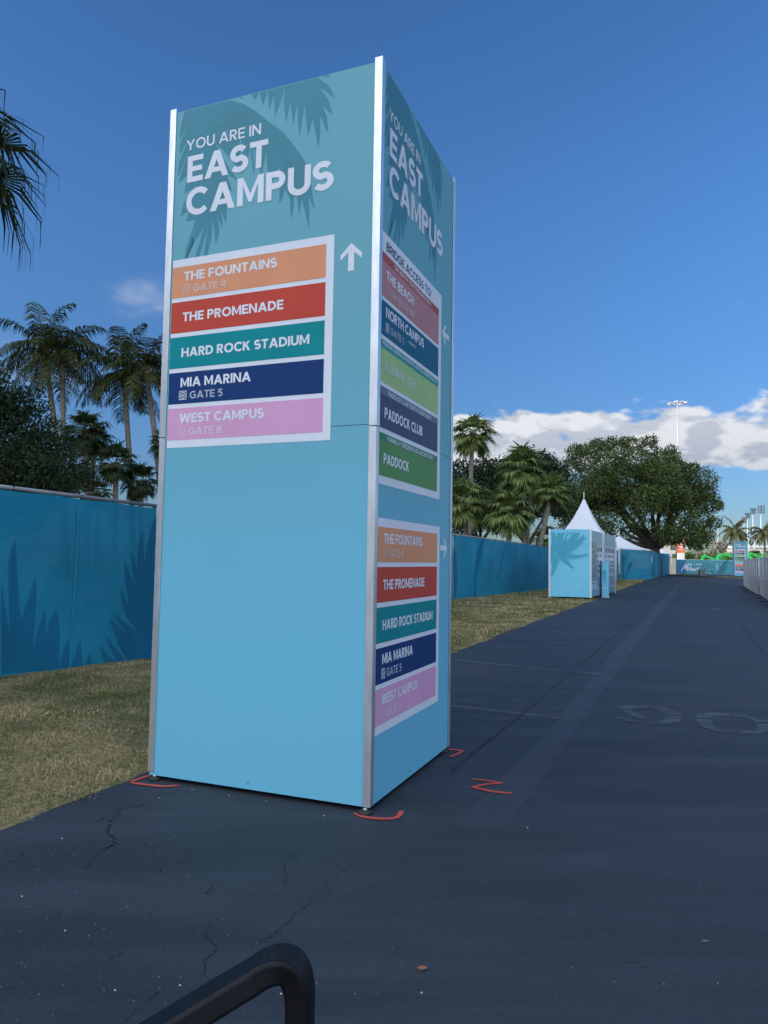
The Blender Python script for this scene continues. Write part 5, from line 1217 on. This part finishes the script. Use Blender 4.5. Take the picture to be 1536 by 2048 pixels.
for lab, x0, x1, y0, y1, d, v in (('floodlight mast with lamps in a V, lowest of the four at right', 1485.5, 1493, 1036, 1045, 250, True), ('floodlight mast with a V of lamps, second lowest at right', 1492, 1500.5, 1027, 1036, 235, True), ('floodlight mast with a V of lamps on a long white pole, second tallest', 1502.5, 1512, 1018, 1027, 215, True), ('tallest floodlight mast with three full columns of lamps', 1518, 1528.5, 1012.5, 1025.5, 200, False), ('faint floodlight mast seen alone right of the oak crown', 1433, 1440, 1046, 1055, 300, False)):
    flood(lab, x0, x1, y0, y1, d, v)
for lab, x in (('white steel flagpole behind the small tower sign', 1498.5), ('white steel flagpole between the far palms', 1509)):
    p = PX(x, 1128, 122); b = MB(); zt = PX(x, 1078, 122).z; b.tube([(0, 0, 0), (0, 0, zt)], [.15, .11], 10)
    tag(b.build('white_pole', M['whitepaint'], loc=(p.x, 122, 0)), lab.replace('flagpole', 'pole'), 'pole')
p = PX(1374.5, 1128, 101); b = MB(); b.tube([(0, 0, 0), (0, 0, PX(1374, 1092, 101).z)], .06, 8); b.beam((0, 0, 3.6), (-1.0, 0, 3.9), .06, .06)
tag(b.build('white_pole', M['whitepaint'], loc=(p.x, 101, 0)), 'thin white post with side arm right of the orange sign', 'pole')
# far buildings
def building(label, x0, x1, ytop, d, floors, mt, depth=14):
    a, c = PX(x0, 1128, d), PX(x1, 1128, d); zt = PX(x0, ytop, d).z; root = thing('building', label, 'building', (a.x, d, 0)); w_ = c.x - a.x
    b = MB(); b.box((0, 0, 0), (w_, depth, zt)); b.build('wall', mt, root)
    b = MB(); b.box((-.4, -.4, zt + .003), (w_ + .4, depth + .4, zt + .5)); b.build('roof', M['whitepaint'], root)
    nb = max(2, int(w_ / 4))
    for f in range(floors):
        for k in range(nb):
            z = zt * (f + .25) / floors; b = MB(); x = w_ * (k + .2) / nb
            b.box((x, -.03, z), (x + w_ * .6 / nb, .04, z + zt * .5 / floors)); b.build('window', M['darkglass'], root)
building('pale low building left of the orange sign, behind the oak trunk', 1300, 1368, 1087, 165, 3, M['concrete_far'])
building('pale low building at right behind the far palms', 1500, 1545, 1095, 170, 2, M['concrete_far'])

# ------------------------------------------------------------------ grass blades on the lawn strip (uncountable)
def blade_mat():
    m = M['blade']; nt = m.node_tree; L = nt.links.new
    cr = [n for n in nt.nodes if n.type == 'VALTORGB'][0]; g = [n for n in nt.nodes if n.type == 'NEW_GEOMETRY'][0]
    n = N(nt, 'ShaderNodeTexNoise', Scale=1.5, Detail=5.0, Roughness=.6); L(N(nt, 'ShaderNodeTexCoord').outputs['Object'], n.inputs['Vector'])
    f = MATH(nt, 'ADD', MATH(nt, 'MULTIPLY', g.outputs['Random Per Island'], .55), MATH(nt, 'SUBTRACT', MATH(nt, 'MULTIPLY', n.outputs[0], 2.2), .93), clamp=True)
    L(f, cr.inputs[0])
blade_mat()
def grass():
    rng = np.random.default_rng(3)
    edge = np.array(LEFT_EDGE); fen = np.array(FP)
    def interp(poly, y): return np.interp(y, poly[:, 1], poly[:, 0])
    out = []
    for (y0, y1, n, h0, w0) in ((.3, 2.6, 26000, .040, .0026), (2.6, 5.2, 95000, .036, .0017), (5.2, 9.8, 80000, .042, .0026), (9.8, 20, 34000, .060, .006), (20, 52, 24000, .075, .012)):
        y = rng.uniform(y0, y1, n); xe = interp(edge, y) + .035 * np.sin(y * 7.3) + .03 * np.sin(y * 17.1 + 1) + .02 * np.sin(y * 41 + 2); xf = interp(fen, y) + .03
        x = xf + (xe + .03 - xf) * rng.random(n) ** .9
        # thin, patchy edge
        keep = rng.random(n) < np.clip((xe - x) / .10 + .25, .0, 1); x = x[keep]; y = y[keep]; n2 = len(x)
        x += rng.normal(0, .012, n2)
        h = h0 * rng.uniform(.3, 1.15, n2) * (1 + .9 * (rng.random(n2) < .07)) * (.75 + .35 * np.sin(x * 5 + np.sin(y * 3.1)) * np.sin(y * 4.3)); a = rng.uniform(0, 6.283, n2); lean = rng.uniform(.4, 1.8, n2)
        p = np.stack([x, y, np.full(n2, .002)], 1); d = np.stack([np.cos(a), np.sin(a), np.zeros(n2)], 1); sd = np.stack([-np.sin(a), np.cos(a), np.zeros(n2)], 1) * (w0 * rng.uniform(.6, 1.5, n2))[:, None]
        mid = p + d * (h * lean * .35)[:, None] + np.array([0, 0, 1]) * (h * .55)[:, None]
        tip = p + d * (h * lean)[:, None] + np.array([0, 0, 1]) * (h * rng.uniform(.3, 1.0, n2))[:, None]
        p[:, 0] += 0
        out.append(np.stack([p - sd, mid + -sd * .8, tip, mid + sd * .8], 1).reshape(-1, 3))
    o = raw_mesh('grass', np.concatenate(out), 4, M['blade']); tag(o, 'dry tan and green grass on the verge below the blue fence', 'grass', kind='stuff')
grass()
